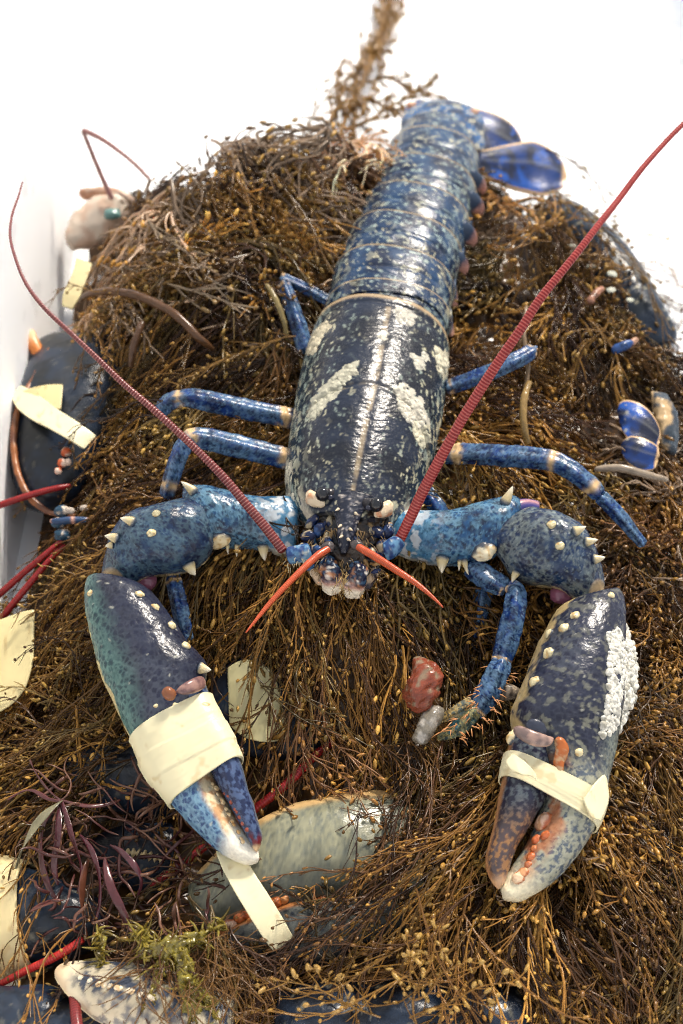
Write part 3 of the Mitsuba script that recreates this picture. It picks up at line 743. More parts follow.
LZ = lambda y: .088 - .030 * (y - 575) / 290
stL = [(99, 573, 128, 577, .009), (88, 592, 150, 590, .0135), (88.5, 620, 168, 612, .0155), (96, 653, 187, 641, .0165), (108, 690, 206, 668, .0165), (121, 717, 203, 688, .0155), (133, 741, 200, 712, .0145), (147, 772, 205, 742, .013), (171, 800, 212, 776, .0115), (197, 828, 226, 804, .0095), (219, 847, 239, 830, .0075), (241, 858, 251, 848, .0048), (257, 864.5, 259, 858, .0016)]
clawL = plate([(a, b, LZ(b) - .004, c, d, LZ(d) + .003, t) for a, b, c, d, t in stL], 320, 230, 2.15, .03)
clawL.push(.0016 * (fbm(clawL.v, 75, 3, 7) - .5) + .0005 * (fbm(clawL.v, 500, 3, 8) - .5))
kCL = put('lobster__claw', clawL, 'shell', claw_pigment(201, True)(clawL))
fL = [(176, 700, 205, 682, .007), (188, 716, 214, 704, .010), (197, 737, 231, 737, .011), (206, 760, 241, 763, .0105), (214, 778, 247, 784, .0095), (228, 803, 254, 805, .008), (243, 830, 261.5, 832, .006), (251, 845, 261, 844, .0035), (255, 852, 258, 852, .0012)]
finL = plate([(a, b, LZ(b) + .003, c, d, LZ(d) + .003, t) for a, b, c, d, t in fL], 180, 120, 2.1, .03)
finL.push(.0009 * (fbm(finL.v, 150, 3, 9) - .5))
c = mixc((.012, .020, .060), (.055, .085, .17), sstep(.42, .60, fbm(finL.v, 620, 3, 10)))
c = mixc(c, (.11, .13, .14), np.exp(-(finL.a / .06) ** 2) + np.exp(-((finL.a - 1) / .06) ** 2))
c = mixc(c, (.12, .008, .012), sstep(.86, .95, finL.s) * sstep(.45, .55, fbm(finL.v, 260, 2, 3)))
c = mixc(c, (.60, .42, .24), sstep(.955, .985, finL.s))
kFL = put(kCL + '__finger', finL, 'shell', c)
for px, py, r in ((140.5, 592.5, .0021), (156.5, 605.5, .0020), (172.5, 623.5, .0021), (187, 644, .0022), (88.5, 592, .0017)):
    tubercle(kCL + '__tubercle', clawL, px, py, r, .9)
prong(kCL + '__spine', clawL, 202, 667, 210, 673, .0034)
for px, py, r in ((206, 703, .0022), (177, 705, .0014), (157, 704, .0010)):
    tubercle(kCL + '__tubercle', clawL if px < 200 else finL, px, py, r, .8)
put(kCL + '__hinge', ball(U(169, 693.5, LZ(693) + .018), (.0026, .0030, .002), frame(-_f, _r + _u), 3, .3, 3), 'shell', (.20, .07, .03))
hb = tube([U(176, 692, LZ(690) + .0172), U(188, 688, LZ(688) + .0170), U(204, 681, LZ(680) + .0105)], [.0010, .0026, .0024], 24, 16, .6)
put(kCL + '__hinge', hb, 'membrane', mixc((.30, .17, .14), (.12, .06, .06), sstep(.4, .6, fbm(hb.v, 300, 2, 1))))
rt = np.random.default_rng(8)
for i, (px, py) in enumerate(line([(215, 782), (228, 806), (240, 829), (249, 846)], 5.2, .5, 12)):
    tubercle(kCL + '__tooth', clawL, px - 1.5, py, rt.uniform(.0008, .0015), 1.0, (.70, .52, .28), i)
for i, (px, py) in enumerate(line([(222, 791), (234, 812), (246, 833)], 6, .4, 13)):
    tubercle(kFL + '__tooth', finL, px, py, rt.uniform(.0007, .0011), 1.0, (.25, .05, .03), i)

RZ = lambda y: .088 - .026 * (y - 590) / 310
stR = [(577, 597, 608, 589, .009), (557, 612, 620, 606, .0145), (541, 640, 622, 652, .0185), (526, 676, 620, 700, .0205), (514, 706, 616, 736, .0200), (519, 738, 609, 768, .0180), (538, 772, 602, 797, .0160), (546, 800, 592, 827, .0140), (541, 822, 575, 853, .0120), (529, 846, 556, 876, .0095), (517, 868, 535, 890, .0075), (506, 887, 517, 898, .0050), (502, 897, 505, 901, .0018)]
clawR = plate([(a, b, RZ(b) + .003, c, d, RZ(d) - .004, t) for a, b, c, d, t in stR], 320, 240, 2.15, .03)
clawR.push(.0018 * (fbm(clawR.v, 75, 3, 17) - .5) + .0006 * (fbm(clawR.v, 480, 3, 18) - .5))
kCR = put('lobster__claw', clawR, 'shell', claw_pigment(301, False)(clawR))
fR = [(512, 736, 546, 738, .010), (505, 762, 552, 765, .012), (499.5, 795, 545, 800, .0115), (493, 825, 532, 822, .0100), (487, 852, 516, 850, .008), (487, 870, 510, 868, .006), (493, 884, 506, 881, .0035), (497, 890, 501, 889, .0012)]
finR = plate([(a, b, RZ(b) + .003, c, d, RZ(d) + .003, t) for a, b, c, d, t in fR], 180, 120, 2.1, .03)
finR.push(.0010 * (fbm(finR.v, 150, 3, 19) - .5) + .0004 * (fbm(finR.v, 500, 2, 4) - .5))
isl = spots(finR.v, .0036, .0016, 21, .6, .0006)
across = (1 - np.cos(finR.a * 2 * np.pi)) / 2
isl = sstep(.62, .46, fbm(finR.v, 620, 3, 21))
c = mixc((.07, .085, .10), (.011, .013, .030), isl)
c = mixc(c, mixc((.26, .13, .055), (.035, .035, .05), isl * .85), sstep(.40, .75, finR.s + .2 * (fbm(finR.v, 120, 2, 2) - .5)))
c = mixc(c, (.42, .20, .08), sstep(.90, .98, across) * .7)
kFR = put(kCR + '__finger', finR, 'shell', mixc(c, (.60, .36, .2), sstep(.9, .97, finR.s) * .7))
for px, py, r in ((574.5, 613.5, .0023), (563, 626.5, .0025), (547.5, 632, .0021), (547.5, 651, .0027), (532.5, 681, .0026), (581, 751, .0018), (613, 594, .0016)):
    tubercle(kCR + '__tubercle', clawR, px, py, r, .9)
for px, py, r in ((509, 734, .0033), (523, 763, .0024), (512, 761, .0022)):
    tubercle(kFR + '__tubercle', finR, px, py, r, .9, (.70, .58, .34))
hb = tube([U(514, 728, RZ(728) + .0185), U(528, 736, RZ(736) + .0205), U(545, 741, RZ(740) + .0195), U(553, 738, RZ(738) + .018)], [.0016, .0028, .0024, .0010], 30, 18, .6)
put(kCR + '__hinge', hb, 'membrane', mixc((.34, .22, .18), (.16, .11, .10), sstep(.4, .6, fbm(hb.v, 300, 2, 1))))
put(kCR + '__hinge', ball(U(536, 728, RZ(728) + .0205), (.0044, .0032, .0018), frame(-_f, _r - _u * .7), 3, .3, 9), 'shell', (.03, .035, .055))
hb = tube([U(557, 738, RZ(740) + .0180), U(562, 750, RZ(752) + .0165), U(559, 762, RZ(764) + .015), U(560, 778, RZ(778) + .0135)], [.0018, .0026, .0022, .0014], 40, 18, .7)
hb.push(.0012 * (fbm(hb.v, 260, 2, 2) - .5))
put(kCR + '__hinge', hb, 'shell', mixc((.36, .10, .025), (.42, .26, .14), sstep(.5, .62, fbm(hb.v, 420, 3, 3))))
for px, py, r, cc in ((539, 820, .0042, (.62, .40, .28)), (541, 834, .0020, (.40, .10, .03)), (532, 838, .0021, (.46, .12, .04)), (530, 847, .0016, (.50, .18, .07)), (527, 855, .0019, (.46, .13, .04)), (519, 871, .0022, (.56, .28, .13)), (514, 877, .0027, (.64, .46, .30)), (524, 863, .0015, (.46, .15, .06))):
    tubercle(kCR + '__tooth', clawR, px + 2, py, r, .8, cc, 0, (.36, .09, .025))
crust(kCR + '__white_crust', clawR, [(611, 634), (619, 626), (628, 645), (627, 680), (620, 722), (612, 734), (608, 724), (612, 690)], 260, .0015, .0008, 53, (.62, .60, .53))
e_ = np.random.default_rng(9)
outer = []
for i in range(480):
    py = e_.uniform(621, 737); k = math.sin(math.pi * min(1, (py - 617) / 122)) ** .8
    edge_x = np.interp(py, [618, 650, 700, 740], [618, 620, 618, 611])
    q = e_.random()
    px = edge_x - 11 + q * (12 + 17 * k)
    p = U(px, py, RZ(py) + .0155 - .0265 * q ** .9 + e_.uniform(-.0022, .001))
    outer.append(ball(p, e_.uniform(.0009, .0020, 3), frame(e_.normal(size=3)), 2, .5, i))
mm = join(outer)
put(kCR + '__white_crust', mm, 'chalk', mixc((.36, .34, .28), (.66, .64, .57), sstep(.3, .55, fbm(mm.v, 520, 3, 6))))


# walking legs
def leg(key, px, radii, seed, joints=(), dark=(.004, .010, .045), mid=(.006, .032, .15), pale=(.13, .24, .36), spiny=None):
    b = tube([U(*p) for p in px], radii, 130, 36, .9)
    d = np.zeros(len(b.s))
    for j in joints:
        d += np.exp(-((b.s - j) / .022) ** 2)
    b.push(.0008 * (fbm(b.v, 220, 2, seed) - .5) + .0006 * d - .0006 * np.exp(-((b.s[:, None] - np.array(list(joints) + [9])) / .012) ** 2).sum(1))
    b.push(.00055 * np.cos(b.a * 2 * np.pi * 4 + .6) + .0006 * (fbm(b.v, 420, 2, seed + 8) - .5))
    c = marble(b.v, dark, mid, pale, .0017, seed, .55, .6)
    c = mixc(c, (.60, .40, .20), np.clip(d, 0, 1) * sstep(.35, .5, fbm(b.v, 250, 2, seed + 2)))
    return put(key, b, 'shell', c), b


leg('lobster__leg', [(306, 352, .085), (296, 318, .092), (283, 284, .097)], (.0040, .0036, .0032), 401, (.96,))
leg('lobster__leg', [(281, 279, .097), (300, 286, .095), (330, 302, .090)], (.0026, .0026, .0022), 402, (.03,))
leg('lobster__leg', [(300, 420, .084), (284, 417, .087), (240, 408, .092), (198, 399, .096), (184, 398, .096), (170, 402, .092), (160, 414, .086)], (.0042, .0043, .0046, .0044, .0036, .0038, .0030), 403, (.10, .13, .80))
leg('lobster__leg', [(298, 462, .084), (280, 457, .088), (240, 447, .093), (196, 438, .098), (184, 446, .097), (174, 470, .090), (166, 498, .080)], (.0044, .0046, .0049, .0044, .0038, .0036, .0030), 404, (.10, .62, .92))
leg('lobster__leg', [(172, 572, .078), (178, 600, .074), (187, 640, .062)], (.0028, .0034, .0026), 405, (.15,))
leg('lobster__leg', [(446, 388, .090), (470, 380, .094), (500, 368, .099), (526, 355, .100), (534, 348, .098)], (.0030, .0034, .0036, .0036, .0018), 406, (.04, .93))
leg('lobster__leg', [(440, 456, .086), (456, 454, .089), (505, 456, .094), (552, 461, .096), (575, 473, .095), (600, 496, .088)], (.0036, .0042, .0046, .0044, .0040, .0036), 407, (.10, .13, .66, .93))
leg('lobster__leg', [(600, 496, .088), (622, 519, .082), (643, 545, .072)], (.0029, .0028, .0018), 408, ())
leg('lobster__leg', [(415, 478, .084), (430, 497, .084), (446, 520, .080)], (.0036, .0036, .003), 409, (), pale=(.05, .16, .30))
leg('lobster__leg', [(488, 572, .072), (482, 600, .066), (474, 640, .056)], (.0038, .0036, .0028), 410, ())
leg('lobster__leg', [(470, 566, .084), (490, 580, .084), (506, 588, .083)], (.0042, .0046, .0036), 411, (.92,))
leg('lobster__leg', [(508, 588, .083), (516, 594, .085), (513, 618, .082), (505, 650, .075), (500, 664, .072)], (.0026, .0040, .0046, .0044, .0032), 412, (.05, .95))
kf, lf = leg('lobster__leg', [(503, 660, .073), (496, 676, .072), (484, 700, .067), (474, 712, .064)], (.0034, .0046, .0048, .0034), 413, (.04, .93))
kp, lp = leg('lobster__leg', [(478, 704, .066), (468, 717, .064), (455, 729, .061), (438, 738, .057)], (.0026, .0036, .0028, .0006), 414, (.0,), dark=(.03, .06, .07), mid=(.05, .14, .16), pale=(.50, .42, .14))
kq, lq = leg('lobster__leg', [(472, 702, .068), (456, 712, .066), (440, 720, .063)], (.0022, .0022, .0008), 415, (.0,), dark=(.06, .06, .05), mid=(.10, .16, .16), pale=(.55, .36, .10))
bristles(kf + '__bristles', [(a + dx, b + dy, .071, dx * .2, .8) for a, b in ((500, 672), (494, 684), (489, 695), (482, 706), (474, 716), (464, 726), (454, 733)) for dx, dy in ((7, 3), (-7, -2))], 5, .0038, .00028, (.50, .22, .08), 15)

# ================================================================ rubber bands
RUB = np.array([.66, .60, .39])


def strap(key, hosts, rows, n=34, m=150, off=.0007, thick=.0009, seed=0, ridges=(), tone=RUB):
    """A band stretched round the hosts: rows (L px, py, z, R px, py, z) of its sections; each section is the hosts' outline there, pulled taut."""
    from scipy.spatial import ConvexHull
    q = np.array([[*U(*r[:3]), *U(*r[3:])] for r in rows])
    g = resample(q, n)
    C, A = (g[:, :3] + g[:, 3:]) / 2, unit(g[:, 3:] - g[:, :3])
    X = unit(C[-1] - C[0]); P = np.vstack([h.v for h in hosts])
    th_ = np.arange(m) / m * 2 * np.pi
    outl, inn = [], []
    for k in range(n):
        N = unit(np.cross(A[k], X)); N = -N if N @ _f > 0 else N
        ax = unit(np.cross(A[k], N))
        d = (P - C[k]) @ ax
        near = P[np.abs(d) < .0022] - C[k]
        h = np.stack([near @ A[k], near @ N], -1)
        hp = h[ConvexHull(h).vertices]
        c0 = (hp.min(0) + hp.max(0)) / 2
        hp = np.vstack([hp, hp[:1]]) - c0
        t_ = np.linspace(0, 1, 12)[:, None]
        dense = np.vstack([a + (b - a) * t_ for a, b in zip(hp[:-1], hp[1:])])
        an = np.mod(np.arctan2(dense[:, 1], dense[:, 0]), 2 * np.pi); o = np.argsort(an)
        rad = np.interp(th_, an[o], np.hypot(*dense[o].T), period=2 * np.pi)
        rad = np.convolve(np.concatenate([rad[-3:], rad, rad[:3]]), np.ones(7) / 7, 'valid')
        for lst, e in ((outl, off + thick), (inn, off)):
            r_ = rad + e
            lst.append(C[k] + A[k] * c0[0] + N * c0[1] + (r_ * np.cos(th_))[:, None] * A[k] + (r_ * np.sin(th_))[:, None] * N)
    outl, inn = np.array(outl), np.array(inn)
    ker = np.array([1, 2, 1]) / 4
    for arr in (outl, inn):                                # smooth along the band's width
        arr[1:-1] = arr[:-2] * .25 + arr[1:-1] * .5 + arr[2:] * .25
    rings = np.concatenate([outl, inn[::-1], outl[:1]])
    b = M(rings.reshape(-1, 3), grid_faces(2 * n + 1, m), np.repeat(np.concatenate([np.linspace(0, 1, n), np.linspace(1, 0, n), [0]]), m), np.tile(np.arange(m) / m, 2 * n + 1)).fix()
    out = np.repeat(np.concatenate([np.ones(n), np.zeros(n), [1]]), m)
    d = .0006 * (fbm(b.v, 120, 2, seed) - .5) + .00035 * (fbm(np.stack([b.s * .06, np.cos(b.a * 6.283) * .004, np.sin(b.a * 6.283) * .004], -1), 420, 3, seed + 5) - .5)
    for r0, sl, amp in ridges:
        d = d + amp * sstep(.0, .03, b.s - r0 - sl * np.sin(b.a * 2 * np.pi + 1.2)) * out
    b.push(d)
    c = tone * (.9 + .2 * fbm(b.v, 90, 2, seed))[:, None]
    return put(key, b, 'rubber', mixc(c, np.asarray(tone) * [.75, .62, .45], sstep(.62, .72, fbm(b.v, 160, 3, seed + 2)) * .5))


def patch(key, st, n=40, m=30, t=.0006, seed=0, tone=RUB, bsdf='rubber'):
    """A flat piece of band between two edges: rows (L px, py, z, R px, py, z)."""
    b = plate([(*r, t) for r in st], n, 2 * m, 6.0, 0)
    b.v[:, 2] += .0012 * (fbm(b.v, 90, 2, seed) - .5)
    c = np.asarray(tone) * (.88 + .24 * fbm(b.v, 110, 2, seed))[:, None]
    return put(key, b, bsdf, mixc(c, np.asarray(tone) * [.6, .45, .3], sstep(.66, .72, fbm(b.v, 260, 3, seed + 2)) * .5))


name('rubber_band', 'wide cream rubber band wrapped round the left claw of the top lobster', 'rubber band')
strap('rubber_band', (clawL, finL), [(131, 741, LZ(741), 207.5, 701, LZ(701)), (141, 760, LZ(760), 218, 721, LZ(721)), (158, 783, LZ(783), 230, 742, LZ(742)), (176, 803.5, LZ(803), 241, 763, LZ(763))], 60, 170, .0004, .0007, 3, ((.34, .05, .0004), (.68, .04, -.0004)))
name('rubber_band_001', 'narrow cream rubber band stretched across the right claw of the top lobster', 'rubber band')
k = 'rubber_band_001'
strap(k + '__strap', (clawR, finR), [(502, 757, RZ(757), 605, 806, RZ(806)), (500, 769, RZ(769), 600, 819, RZ(819)), (497.5, 781, RZ(781), 593, 831, RZ(831))], 34, 170, .0004, .0007, 5)
patch(k + '__loose_fold', [(583, 800, RZ(800) + .0160, 590, 817, RZ(817) + .0150), (592, 787, RZ(787) + .0150, 601, 818, RZ(818) + .0120), (603, 775, RZ(775) + .0115, 607, 803, RZ(803) + .0090), (606, 781, RZ(781) + .008, 608, 797, RZ(797) + .007)], seed=6)
patch(k + '__loose_fold', [(506, 762, RZ(762) + .0175, 512, 772, RZ(770) + .018), (515, 755, RZ(755) + .0180, 521, 775, RZ(775) + .0205), (529, 766, RZ(766) + .0205, 531, 777, RZ(777) + .0210), (536, 775, RZ(775) + .0215, 537, 781, RZ(781) + .0215)], seed=7)

# ================================================================ lobsters lower in the pile
def low_claw(key, st, seed, ca, cb, rim, rim_side=1, n=130, m=90, push=.0014):
    b = plate(st, n, m, 2.2, .04)
    b.push(push * (fbm(b.v, 80, 3, seed) - .5) + .0005 * (fbm(b.v, 500, 2, seed) - .5))
    across = (1 - np.cos(b.a * 2 * np.pi)) / 2
    out = across if rim_side else 1 - across
    net = np.clip(.7 * cells(b.v, .0026, seed + 1) + .6 * sstep(.46, .62, fbm(b.v, 420, 4, seed + 1)), 0, 1)
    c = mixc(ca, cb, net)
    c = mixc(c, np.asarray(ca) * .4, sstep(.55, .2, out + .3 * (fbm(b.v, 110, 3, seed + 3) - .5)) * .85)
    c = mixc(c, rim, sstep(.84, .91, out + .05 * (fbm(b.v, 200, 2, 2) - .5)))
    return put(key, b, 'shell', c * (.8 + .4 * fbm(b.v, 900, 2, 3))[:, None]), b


def dark_shell(key, st, seed, dark=(.006, .009, .016), spot=.5, p=2.2, lump=.0012):
    b = plate(st, 110, 90, p, .06)
    b.push(lump * (fbm(b.v, 90, 3, seed) - .5) + .0005 * (fbm(b.v, 420, 2, seed) - .5))
    c = mixc(dark, (.014, .024, .045), sstep(.35, .65, fbm(b.v, 100, 3, seed)))
    c = mixc(c, (.30, .28, .20), spots(b.v, .0055, .0011, seed, .8, .0003) * spot)
    return put(key, b, 'shell', c), b


name('lobster_001', 'pale green lobster claw half buried in seaweed under the tip of the left claw', 'lobster')
k1, b1 = low_claw('lobster_001__claw', [(190, 890, .032, 193, 900, .030, .003), (203, 868, .036, 213, 936, .028, .010), (236, 838, .038, 246, 930, .030, .014), (285, 809, .040, 298, 916, .032, .017), (335, 797, .040, 350, 912, .032, .018), (372, 792, .040, 396, 910, .03, .016), (410, 800, .036, 425, 905, .03, .012)], 501, (.120, .130, .105), (.23, .225, .15), (.52, .34, .15), 1)
k1f, b1f = low_claw('lobster_001__claw__finger', [(210, 938, .030, 218, 946, .028, .003), (226, 926, .033, 246, 958, .026, .009), (258, 911, .035, 282, 970, .026, .013), (298, 900, .036, 325, 970, .028, .015), (345, 894, .036, 372, 955, .028, .014), (385, 890, .034, 410, 930, .028, .010)], 531, (.016, .020, .028), (.08, .085, .075), (.30, .12, .04), 1)
for px, py, r, cc in ((231, 927, .0030, (.62, .42, .30)), (240, 919, .0024, (.45, .12, .03)), (247, 915, .0020, (.40, .10, .03)), (276, 903, .0030, (.45, .13, .03)), (283, 900, .0020, (.50, .22, .08)), (314, 903, .0026, (.55, .20, .06)), (322, 901, .0020, (.5, .18, .05)), (221, 934, .0020, (.42, .12, .04))):
    tubercle('lobster_001__claw__tooth', b1, px, py, r, .9, cc, 0, (.30, .08, .02))
ringed(np.array([U(*p) for p in ((150, 886, .022), (185, 862, .030), (230, 828, .036), (270, 800, .042), (300, 775, .046), (322, 752, .046), (345, 735, .042))]), np.array([.0013, .0016, .0018, .0019, .0019, .0018, .0016]), 300, 'lobster_001__antenna', (.26, .012, .014), (.38, .04, .04), .0012, 12, .00005)
name('rubber_band_002', 'cream rubber band strip across the half buried pale green claw', 'rubber band')
patch('rubber_band_002', [(216, 852, .053, 243, 848, .053), (224, 872, .0545, 249, 864, .0545), (236, 894, .0545, 260, 882, .0545), (251, 919, .052, 276, 907, .052), (262, 936, .049, 286, 924, .049), (273, 951, .044, 294, 938, .044)], seed=11)

name('lobster_002', 'dark lobster in the bottom left corner holding up a pale pincer finger', 'lobster')
k2, b2 = low_claw('lobster_002__claw', [(60, 967, .034, 61, 973, .033, .003), (68, 962, .036, 68, 988, .032, .009), (105, 961, .040, 92, 1014, .032, .014), (150, 966, .042, 128, 1040, .034, .016), (195, 978, .042, 172, 1066, .034, .016), (240, 1000, .040, 220, 1085, .034, .014)], 502, (.03, .04, .055), (.36, .31, .22), (.64, .46, .27), 0)
b_ = b2; across = (1 - np.cos(b_.a * 2 * np.pi)) / 2
c = mixc((.62, .47, .30), (.66, .58, .42), sstep(.3, .6, fbm(b_.v, 140, 3, 2)))
inner = sstep(.10, .26, b_.s) * sstep(.30, .50, across + .2 * (fbm(b_.v, 130, 3, 4) - .5))
c = mixc(c, mixc((.035, .045, .07), (.40, .35, .25), sstep(.46, .58, fbm(b_.v, 380, 3, 5))), np.maximum(inner, sstep(.84, .95, across) * sstep(.12, .2, b_.s)))
c = mixc(c, mixc((.035, .045, .08), (.42, .36, .26), sstep(.40, .55, fbm(b_.v, 380, 3, 6))), sstep(.22, .40, b_.s) * sstep(.55, .35, across) * .8)
put('lobster_002__claw', b_, 'shell', c); del scene['lobster_002__claw']; scene['lobster_002__claw'] = scene.pop('lobster_002__claw_001')
for i, (px, py) in enumerate(line([(78, 976), (100, 983), (130, 991), (160, 998)], 6.2, .4, 61)):
    tubercle('lobster_002__claw__tooth', b2, px, py, .0012, 1.0, (.66, .58, .44), i)
dark_shell('lobster_002__body', [(-30, 985, .020, -30, 1045, .010, .012), (5, 986, .024, 0, 1050, .012, .015), (40, 985, .026, 38, 1050, .014, .015), (68, 992, .026, 70, 1045, .014, .012)], 503, (.005, .006, .010), .2)
dark_shell('lobster_002__body', [(20, 1012, .024, 20, 1070, .014, .012), (60, 1000, .030, 62, 1070, .014, .014), (98, 1004, .026, 104, 1060, .014, .012)], 504, (.005, .006, .010), .2)
ringed(np.array([U(*p) for p in ((-12, 990, .018), (20, 974, .024), (55, 957, .032), (84, 938, .036))]), np.array([.0011, .0015, .0016, .0014]), 200, 'lobster_002__antenna', (.40, .016, .014), (.50, .06, .05), .0012, 12, .00004)
ringed(np.array([U(*p) for p in ((68, 975, .028), (73, 1000, .042), (77, 1030, .046))]), np.array([.0018, .0020, .0022]), 120, 'lobster_002__antenna', (.12, .01, .012), (.22, .03, .03), .0012, 12, .00006)

name('lobster_003', 'dark claw bound with a wide band at the left edge near the bottom', 'lobster')
_, c3 = dark_shell('lobster_003__claw', [(-50, 862, .012, -46, 980, .010, .016), (0, 862, .016, 4, 975, .012, .018), (40, 872, .020, 44, 966, .014, .018), (80, 888, .022, 84, 952, .016, .014), (108, 905, .020, 108, 940, .016, .008)], 505, (.010, .013, .018), .3)
name('rubber_band_003', 'wide cream rubber band round the dark claw at the left edge near the bottom', 'rubber band')
strap('rubber_band_003', (c3,), [(-22, 858, .014, -18, 984, .010), (8, 864, .017, 12, 978, .012), (33, 872, .019, 37, 969, .014)], 40, 130, .0006, .0010, 13, ((.5, .03, .0004),), np.array([.60, .50, .27]))
dark_shell('lobster_003__body', [(70, 748, .018, 85, 800, .012, .012), (120, 740, .026, 125, 815, .014, .016), (175, 740, .028, 175, 820, .014, .016), (230, 760, .022, 225, 820, .014, .012)], 506, (.005, .007, .012), .25)
dark_shell('lobster_003__claw', [(95, 838, .012, 100, 870, .010, .008), (130, 826, .016, 135, 890, .012, .012), (175, 825, .016, 180, 885, .012, .010)], 507, (.006, .007, .012), .2)
ed = tube([U(121, 852, .026), U(135, 853, .027), U(150, 856, .027), U(165, 862, .025)], [.0008, .0013, .0014, .0007], 30, 12)
ed.push(.0009 * np.sin(ed.s * 50)); put('lobster_003__claw_001__edge', ed, 'horn', (.56, .44, .24))

name('lobster_004', 'dark grey lobster claw standing on edge against the left wall behind the long antenna', 'lobster')
dark_shell('lobster_004__claw', [(40, 340, .040, 62, 336, .044, .004), (28, 372, .044, 122, 356, .050, .014), (16, 410, .044, 122, 400, .048, .018), (10, 450, .040, 108, 442, .044, .018), (16, 488, .036, 88, 478, .040, .015), (36, 515, .032, 70, 505, .034, .008)], 508, (.013, .016, .020), .15)
tp = tube([U(33, 330, .055), U(33, 342, .054), U(38, 352, .052), U(45, 362, .050)], [.0014, .0034, .0034, .0018], 30, 18)
put('lobster_004__claw__tip', tp, 'shell', mixc((.62, .44, .26), (.60, .20, .05), sstep(.15, .6, tp.s)))
rim = tube([U(52, 345, .056), U(38, 372, .058), (U(22, 400, .058)), U(14, 430, .056), U(15, 460, .052), U(25, 490, .048), U(45, 510, .044), U(75, 515, .042)], [.0012, .0018, .0018, .0018, .0018, .0018, .0015, .0010], 90, 14)
rim.push(.0008 * (fbm(rim.v, 240, 2, 2) - .5)); put('lobster_004__claw__edge', rim, 'shell', mixc((.30, .11, .04), (.12, .05, .03), sstep(.4, .6, fbm(rim.v, 160, 3, 1))))
tk = join([ball(U(a, b, .058), r, None, 2, .3, i) for i, (a, b, r) in enumerate(((66, 452, .0026), (62, 463, .0024), (58, 471, .0018), (68, 462, .0018)))])
put('lobster_004__claw__tooth', tk, 'shell', mixc((.50, .10, .03), (.66, .50, .40), sstep(.45, .55, fbm(tk.v, 200, 2, 2))))
name('rubber_band_004', 'cream rubber band on the dark claw against the left wall, torn at its lower end', 'rubber band')
patch('rubber_band_004__strap', [(12, 396, .060, 22, 386, .061), (19, 410, .064, 36, 394, .065), (40, 424, .068, 54, 407, .068), (64, 437, .068, 76, 421, .068), (84, 449, .064, 96, 436, .064)], seed=14)
patch('rubber_band_004__loose_fold', [(24, 391, .063, 26, 398, .063), (42, 386, .066, 42, 407, .066), (63, 385, .067, 61, 409, .067)], seed=15, tone=(.55, .47, .24))
for path in (((-20, 512, .046), (15, 500, .050), (55, 489, .052), (72, 486, .050)), ((-20, 612, .026), (20, 577, .038), (45, 555, .048), (70, 535, .050)), ((-20, 645, .022), (15, 603, .034), (45, 566, .046), (66, 545, .048))):
    ringed(np.array([U(*p) for p in path]), np.array([.0017, .0017, .0015, .0012]), 160, 'lobster_004__antenna', (.22, .010, .012), (.30, .03, .03), .0012, 10, .00004)
for i, (px, py, z, r) in enumerate(((62, 511, .056, .0030), (58, 523, .054, .0026), (62, 535, .052, .0030), (84, 508, .056, .0016), (70, 511, .057, .0018))):
    bb = ball(U(px, py, z), (r * 1.3, r, r), None, 3, .4, i)
    put('lobster_004__leg_joint', bb, 'shell', mixc((.015, .05, .09), (.50, .42, .34), sstep(.5, .6, fbm(bb.v, 260, 2, i)) if i < 3 else np.ones(len(bb.v)) * .9))
bb = tube([U(50, 521, .055), U(62, 521, .057), U(76, 520, .057), U(90, 520, .056)], [.0010, .0018, .0017, .0012], 40, 14)
put('lobster_004__leg', bb, 'shell', mixc((.02, .05, .12), (.55, .30, .22), np.maximum(sstep(.12, .05, bb.s), sstep(.9, .97, bb.s)) + np.exp(-((bb.s - .6) / .04) ** 2)))

name('rubber_band_005', 'cream rubber band patch at the left edge, below the red antennae', 'rubber band')
patch('rubber_band_005', [(-30, 628, .030, -20, 720, .026), (0, 620, .036, 6, 708, .032), (22, 612, .040, 24, 690, .036), (34, 610, .042, 33, 660, .040)], seed=16, tone=(.58, .50, .27))
name('rubber_band_006', 'cream rubber band showing through the seaweed between the two claws', 'rubber band')
patch('rubber_band_006', [(228, 668, .052, 230, 725, .048), (245, 660, .055, 246, 738, .050), (262, 664, .056, 268, 742, .051), (276, 680, .055, 290, 736, .050)], seed=17, tone=(.60, .54, .29))
dark_shell('lobster_003__claw', [(212, 680, .040, 214, 745, .036, .006), (246, 655, .046, 246, 755, .040, .009), (300, 680, .046, 300, 760, .040, .009), (330, 700, .042, 330, 750, .038, .006)], 509, (.008, .010, .016), .2)

name('lobster_005', 'pale blurred lobster legs poking from the far left side of the pile', 'lobster')
for i, st5 in enumerate(([(64, 236, .044, 70, 250, .040, .004), (84, 206, .050, 96, 244, .040, .009), (106, 194, .054, 116, 234, .042, .010), (130, 196, .052, 134, 222, .044, .006)], [(80, 192, .054, 82, 200, .052, .002), (98, 186, .058, 100, 200, .054, .004), (118, 189, .058, 118, 202, .054, .004), (136, 198, .056, 135, 205, .054, .002)])):
    bb = plate(st5, 50, 40, 2.2, .06)
    bb.push(.004 * (fbm(bb.v, 130, 3, i) - .5))
    put('lobster_005__leg', bb, 'shell', mixc((.56, .47, .38) if i == 0 else (.34, .17, .10), (.50, .36, .27), sstep(.4, .6, fbm(bb.v, 140, 2, 5 + i))))
bb = ball(U(112, 214, .057), (.005, .004, .003), None, 3, .4, 2); put('lobster_005__leg', bb, 'shell', (.10, .20, .19))
for path in (((112, 200, .060), (95, 160, .080), (82, 130, .098)), ((82, 130, .098), (110, 145, .095), (150, 180, .085))):
    ringed(np.array([U(*p) for p in path]), np.array([.0016, .0013, .0011]), 100, 'lobster_005__antenna', (.24, .10, .09), (.40, .25, .22), .0014, 10, .00004)
